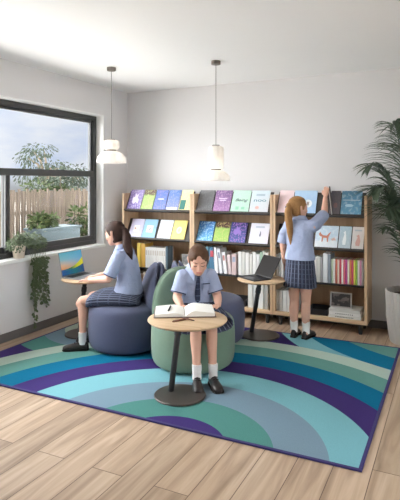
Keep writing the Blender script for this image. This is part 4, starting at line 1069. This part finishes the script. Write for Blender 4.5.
def lap_skirt(fig, spec, n=120, amp=.006):
    """skirt spread over the lap: rings run from the waist out to the knees"""
    rings = []
    for i, (F, U, hw, hd, ln) in enumerate(spec):
        u = i / (len(spec) - 1); ring = []
        for j in range(n):
            a = 2*PI*j/n; ph = (j % 6)/6; saw = (ph if ph < .7 else (1-ph)*2.3) - .35; k = 1 + 0
            x = math.copysign(abs(math.cos(a))**.8, math.cos(a)); y = math.copysign(abs(math.sin(a))**.8, math.sin(a))
            b = V((0,0,1))*math.cos(ln) + fig.f*math.sin(ln)
            ring.append(fig.P(F,0,U) + fig.l*x*(hw + amp*saw*u) + b*y*(hd + amp*saw*u))
        rings.append(ring)
    s = MB(); s.loft(rings, False, uv=True); o = s.build('skirt', M['plaid'], fig.root)
    sm = o.modifiers.new('t', 'SOLIDIFY'); sm.thickness = .004; sm.offset = 1
lap_skirt(Lg, [(-.155,.452,.10,.022,.2),(-.145,.456,.16,.042,.1),(-.09,.466,.185,.056,0),(.0,.472,.20,.066,0),(.10,.470,.205,.066,0),(.20,.463,.206,.066,0),(.26,.455,.206,.066,-.1),(.305,.443,.206,.066,-.2)])
# --- girl reading at the front
Mg = Fig(ud(-.035, 4.20), RT*.15 - FW*.99, 'person in blue shirt and dark tie sitting on the green seat, reading an open book', M['hair_mid'], (.152, 0, .897), RT*.06 - FW*1, .40, 1.0)
P = Mg.P
Mg.head(P(.06,0,.825), .040)
Mg.body.loft(Mg.rings([(.02,0,.47,.13,.12,0),(-.0,0,.53,.128,.11,0),(-.0,0,.60,.112,.088,.1),(.012,0,.67,.112,.082,.2),(.034,0,.74,.122,.08,.3),(.052,0,.785,.095,.066,.4),(.062,0,.822,.060,.05,.45)]))
for sg in (-1, 1):
    lx = .068 if sg > 0 else -.052
    kn = P(.365, lx, .450); an = P(.425, lx, .085)
    Mg.body.tube([P(.0,sg*.07,.480), P(.20,sg*.068,.472), kn, P(.378,lx,.428)], [.066,.056,.046,.041], 20)
    Mg.body.tube([kn, kn.lerp(an,.3) - Mg.f*.014, kn.lerp(an,.6) - Mg.f*.006, an], [.041,.043,.033,.027], 20)
    Mg.body.tube([an + V((0,0,-.03)), an + Mg.f*.08 + V((0,0,-.045))], [.028,.022], 12)
    Mg.sock(an + V((0,0,.085)) - Mg.f*.002, an + V((0,0,-.02)), .036, .033)
    Mg.shoe(an, Mg.f*1 + Mg.l*(.09*sg + .02), RZ, .215)
for sg in (-1, 1):
    a, b_, c = P(.05,sg*.116,.755), P(.09,sg*.163,.59), P(.225,sg*.145,.555)
    Mg.body.tube([a, a.lerp(b_,.5), b_], [.044,.038,.035], 18); Mg.body.tube([b_, b_.lerp(c,.35), c], [.035,.034,.023], 18)
    Mg.hand(c + Mg.f*.01 - Mg.l*sg*.005, Mg.f*.6 - Mg.l*sg*.8 + V((0,0,-.02)), V((0,0,1)), Mg.f*.6 + Mg.l*sg*-.4, .4, .8)
Mg.face(True); Mg.done()
hb = Mg.hm @ V((0, -.104, .0))
Mg.hair([hb, hb - Mg.f*.03 + V((0,0,-.03)), hb - Mg.f*.055 + Mg.l*-.02 + V((0,0,-.10)), hb - Mg.f*.06 + Mg.l*-.03 + V((0,0,-.17))], [.024,.030,.030,.010], ears=False, vol=1.13, side=.34, hline=.088, part=.085)
mb = MB(); mb.loft(Mg.rings([(.0,0,.475,.138,.125,0),(-.0,0,.53,.14,.122,0),(-.0,0,.60,.126,.10,.1),(.012,0,.67,.126,.094,.2),(.034,0,.74,.136,.09,.3),(.052,0,.79,.102,.074,.4),(.064,0,.828,.066,.054,.45),(.068,0,.838,.05,.046,.45)]))
for sg in (-1, 1):
    a, b_ = P(.05,sg*.116,.755), P(.09,sg*.163,.59)
    mb.tube([a.lerp(P(.04,0,.78), .35), a.lerp(b_,.15), a.lerp(b_,.5), a.lerp(b_,.80)], [.060,.057,.057,.062], 22, cap=False); mb.ball(a, .053)
    Mg.cuff(a.lerp(b_,.75), a.lerp(b_,.795), .0632)
put('shirt', remesh(mb, .006, 6), M['shirt'], Mg.root)
collar(Mg, P(.066,0,.832), .052, .052, .5, .05, 1, M['shirt'])
# tie: knot and blade down the shirt front
s = MB(); rows = []
for F, U, hw, th in ((.142,.775,.014,.012),(.146,.757,.010,.012),(.142,.74,.013,.008),(.128,.70,.017,.006),(.112,.655,.020,.006),(.107,.60,.022,.006),(.112,.565,.020,.006),(.113,.552,.004,.005)):
    rows.append([P(F,0,U) + Mg.l*x*hw + Mg.f*y*th for x, y in ((-1,0),(-.6,1),(.6,1),(1,0),(.6,-1),(-.6,-1))])
s.loft(rows, True, uv=True); s.build('tie', M['tie'], Mg.root)
pk = MB()
for i_ in (0,):
    a = P(.138,.045,.705); 
    rws = [[P(.118+dx,.042,.645), P(.108+dx,.092,.645), P(.125+dx,.092,.70), P(.135+dx,.042,.70)] for dx in (-.01,.003)]
    pk.loft(rws)
pk.build('pocket', M['shirt'], Mg.root)
MB().tube([P(.137,.040,.702), P(.127,.094,.702)], .0035, 8).build('pocket_piping', M['trim'], Mg.root)
lap_skirt(Mg, [(-.155,.462,.10,.020,.2),(-.145,.466,.15,.040,.1),(-.09,.478,.165,.052,0),(.0,.486,.172,.062,0),(.10,.485,.178,.062,0),(.20,.474,.20,.064,0),(.28,.458,.222,.068,-.15),(.325,.436,.238,.070,-.25)])

# the book the standing girl is drawing out, turned edge-on
bb = at_y(332.5, 214.5, -.35); bt = at_y(328.6, 183.5, -.345)
up = (bt - bb).normalized(); wd = (FW*.94 + RT*.34); wd = (wd - up*wd.dot(up)).normalized(); nn = up.cross(wd).normalized()
mx = Matrix(((wd.x, up.x, nn.x, bb.x), (wd.y, up.y, nn.y, bb.y), (wd.z, up.z, nn.z, bb.z), (0,0,0,1)))
hb_ = empty('held_book', (0,0,0), 'thin grey book held edge-on in the standing person\'s raised hand', 'book', None, mx)
MB().box((0,0,.002),(.12,.285,.010),mx).build('pages', M['paper'], hb_); MB().box((-.002,-.002,.010),(.122,.287,.012),mx).build('cover', flat((120,114,112)), hb_)
MB().box((-.002,-.002,0),(.122,.287,.002),mx).build('back_cover', flat((104,98,98)), hb_)

# ------------------------------------------------------------------ daylight
w = bpy.data.worlds.new('sky'); SC.world = w; w.use_nodes = True; nt = w.node_tree; L = nt.links.new
bg = nt.nodes['Background']; tc = N(nt, 'ShaderNodeTexCoord'); nm = N(nt, 'ShaderNodeVectorMath', operation='NORMALIZE'); L(tc.outputs['Generated'], nm.inputs[0])
sp = N(nt, 'ShaderNodeSeparateXYZ'); L(nm.outputs[0], sp.inputs[0])
mpn = N(nt, 'ShaderNodeMapping'); mpn.inputs['Scale'].default_value = (3, 3, 8); L(nm.outputs[0], mpn.inputs['Vector'])
cl = N(nt, 'ShaderNodeTexNoise'); cl.inputs['Scale'].default_value = 1.6; cl.inputs['Detail'].default_value = 6; L(mpn.outputs[0], cl.inputs['Vector'])
cr = N(nt, 'ShaderNodeMapRange'); cr.inputs['From Min'].default_value = .28; cr.inputs['From Max'].default_value = .55; L(cl.outputs['Fac'], cr.inputs['Value'])
sk = N(nt, 'ShaderNodeMix', data_type='RGBA'); sk.inputs['A'].default_value = lin((158, 178, 214)); sk.inputs['B'].default_value = lin((218, 219, 226)); L(cr.outputs[0], sk.inputs['Factor'])
hz = N(nt, 'ShaderNodeMapRange'); hz.inputs['From Min'].default_value = -.02; hz.inputs['From Max'].default_value = .02; L(sp.outputs['Z'], hz.inputs['Value'])
gm = N(nt, 'ShaderNodeMix', data_type='RGBA'); gm.inputs['A'].default_value = (.3, .29, .27, 1); L(sk.outputs['Result'], gm.inputs['B']); L(hz.outputs[0], gm.inputs['Factor'])
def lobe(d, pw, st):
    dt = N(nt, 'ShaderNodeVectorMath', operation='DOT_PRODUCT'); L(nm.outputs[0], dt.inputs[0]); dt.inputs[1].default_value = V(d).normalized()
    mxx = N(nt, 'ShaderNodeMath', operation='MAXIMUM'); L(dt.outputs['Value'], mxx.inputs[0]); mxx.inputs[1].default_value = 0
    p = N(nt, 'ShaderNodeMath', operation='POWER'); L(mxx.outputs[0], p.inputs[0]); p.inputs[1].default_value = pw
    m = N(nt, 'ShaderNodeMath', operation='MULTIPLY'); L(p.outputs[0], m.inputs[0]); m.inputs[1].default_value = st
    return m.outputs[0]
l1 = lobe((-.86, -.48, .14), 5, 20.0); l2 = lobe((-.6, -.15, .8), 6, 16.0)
fill_lobe = lobe((.93, -.2, .28), 3, 9.0)  # added sky glow, out of view, entering by the added window as fill
a0 = N(nt, 'ShaderNodeMath', operation='ADD'); L(l1, a0.inputs[0]); L(fill_lobe, a0.inputs[1])
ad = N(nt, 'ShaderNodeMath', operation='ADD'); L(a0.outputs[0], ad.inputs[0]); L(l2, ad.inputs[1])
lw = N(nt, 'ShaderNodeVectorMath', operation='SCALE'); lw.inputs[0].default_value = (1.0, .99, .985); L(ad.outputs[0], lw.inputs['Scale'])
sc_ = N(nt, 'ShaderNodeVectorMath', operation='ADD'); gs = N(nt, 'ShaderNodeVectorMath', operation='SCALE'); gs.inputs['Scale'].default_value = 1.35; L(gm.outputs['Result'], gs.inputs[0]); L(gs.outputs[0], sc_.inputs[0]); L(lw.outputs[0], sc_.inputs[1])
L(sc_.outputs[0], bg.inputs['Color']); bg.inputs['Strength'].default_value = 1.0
sun = bpy.data.lights.new('sun', 'SUN'); sun.energy = 19; sun.angle = math.radians(6); sun.color = (1, .96, .9)
so = bpy.data.objects.new('sun', sun); COL.objects.link(so); so.rotation_euler = V((.35, -.30, -.9)).to_track_quat('-Z', 'Y').to_euler()

# ------------------------------------------------------------------ camera and view
cd = bpy.data.cameras.new('camera'); cd.sensor_fit = 'HORIZONTAL'; cd.sensor_width = 36; cd.lens = FOC / 400 * 36
cd.shift_y = -(250 - HY) / 400; cd.clip_start = .05
co = bpy.data.objects.new('camera', cd); COL.objects.link(co); co.location = CAM; co.rotation_euler = (PI/2, 0, YAW)
SC.camera = co
vs = SC.view_settings; vs.view_transform = 'Standard'; vs.look = 'None'; vs.gamma = 1; vs.use_curve_mapping = False; vs.exposure = -0.12
SC.cycles.max_bounces = 10; SC.cycles.diffuse_bounces = 6; SC.cycles.use_denoising = True; SC.cycles.transparent_max_bounces = 12
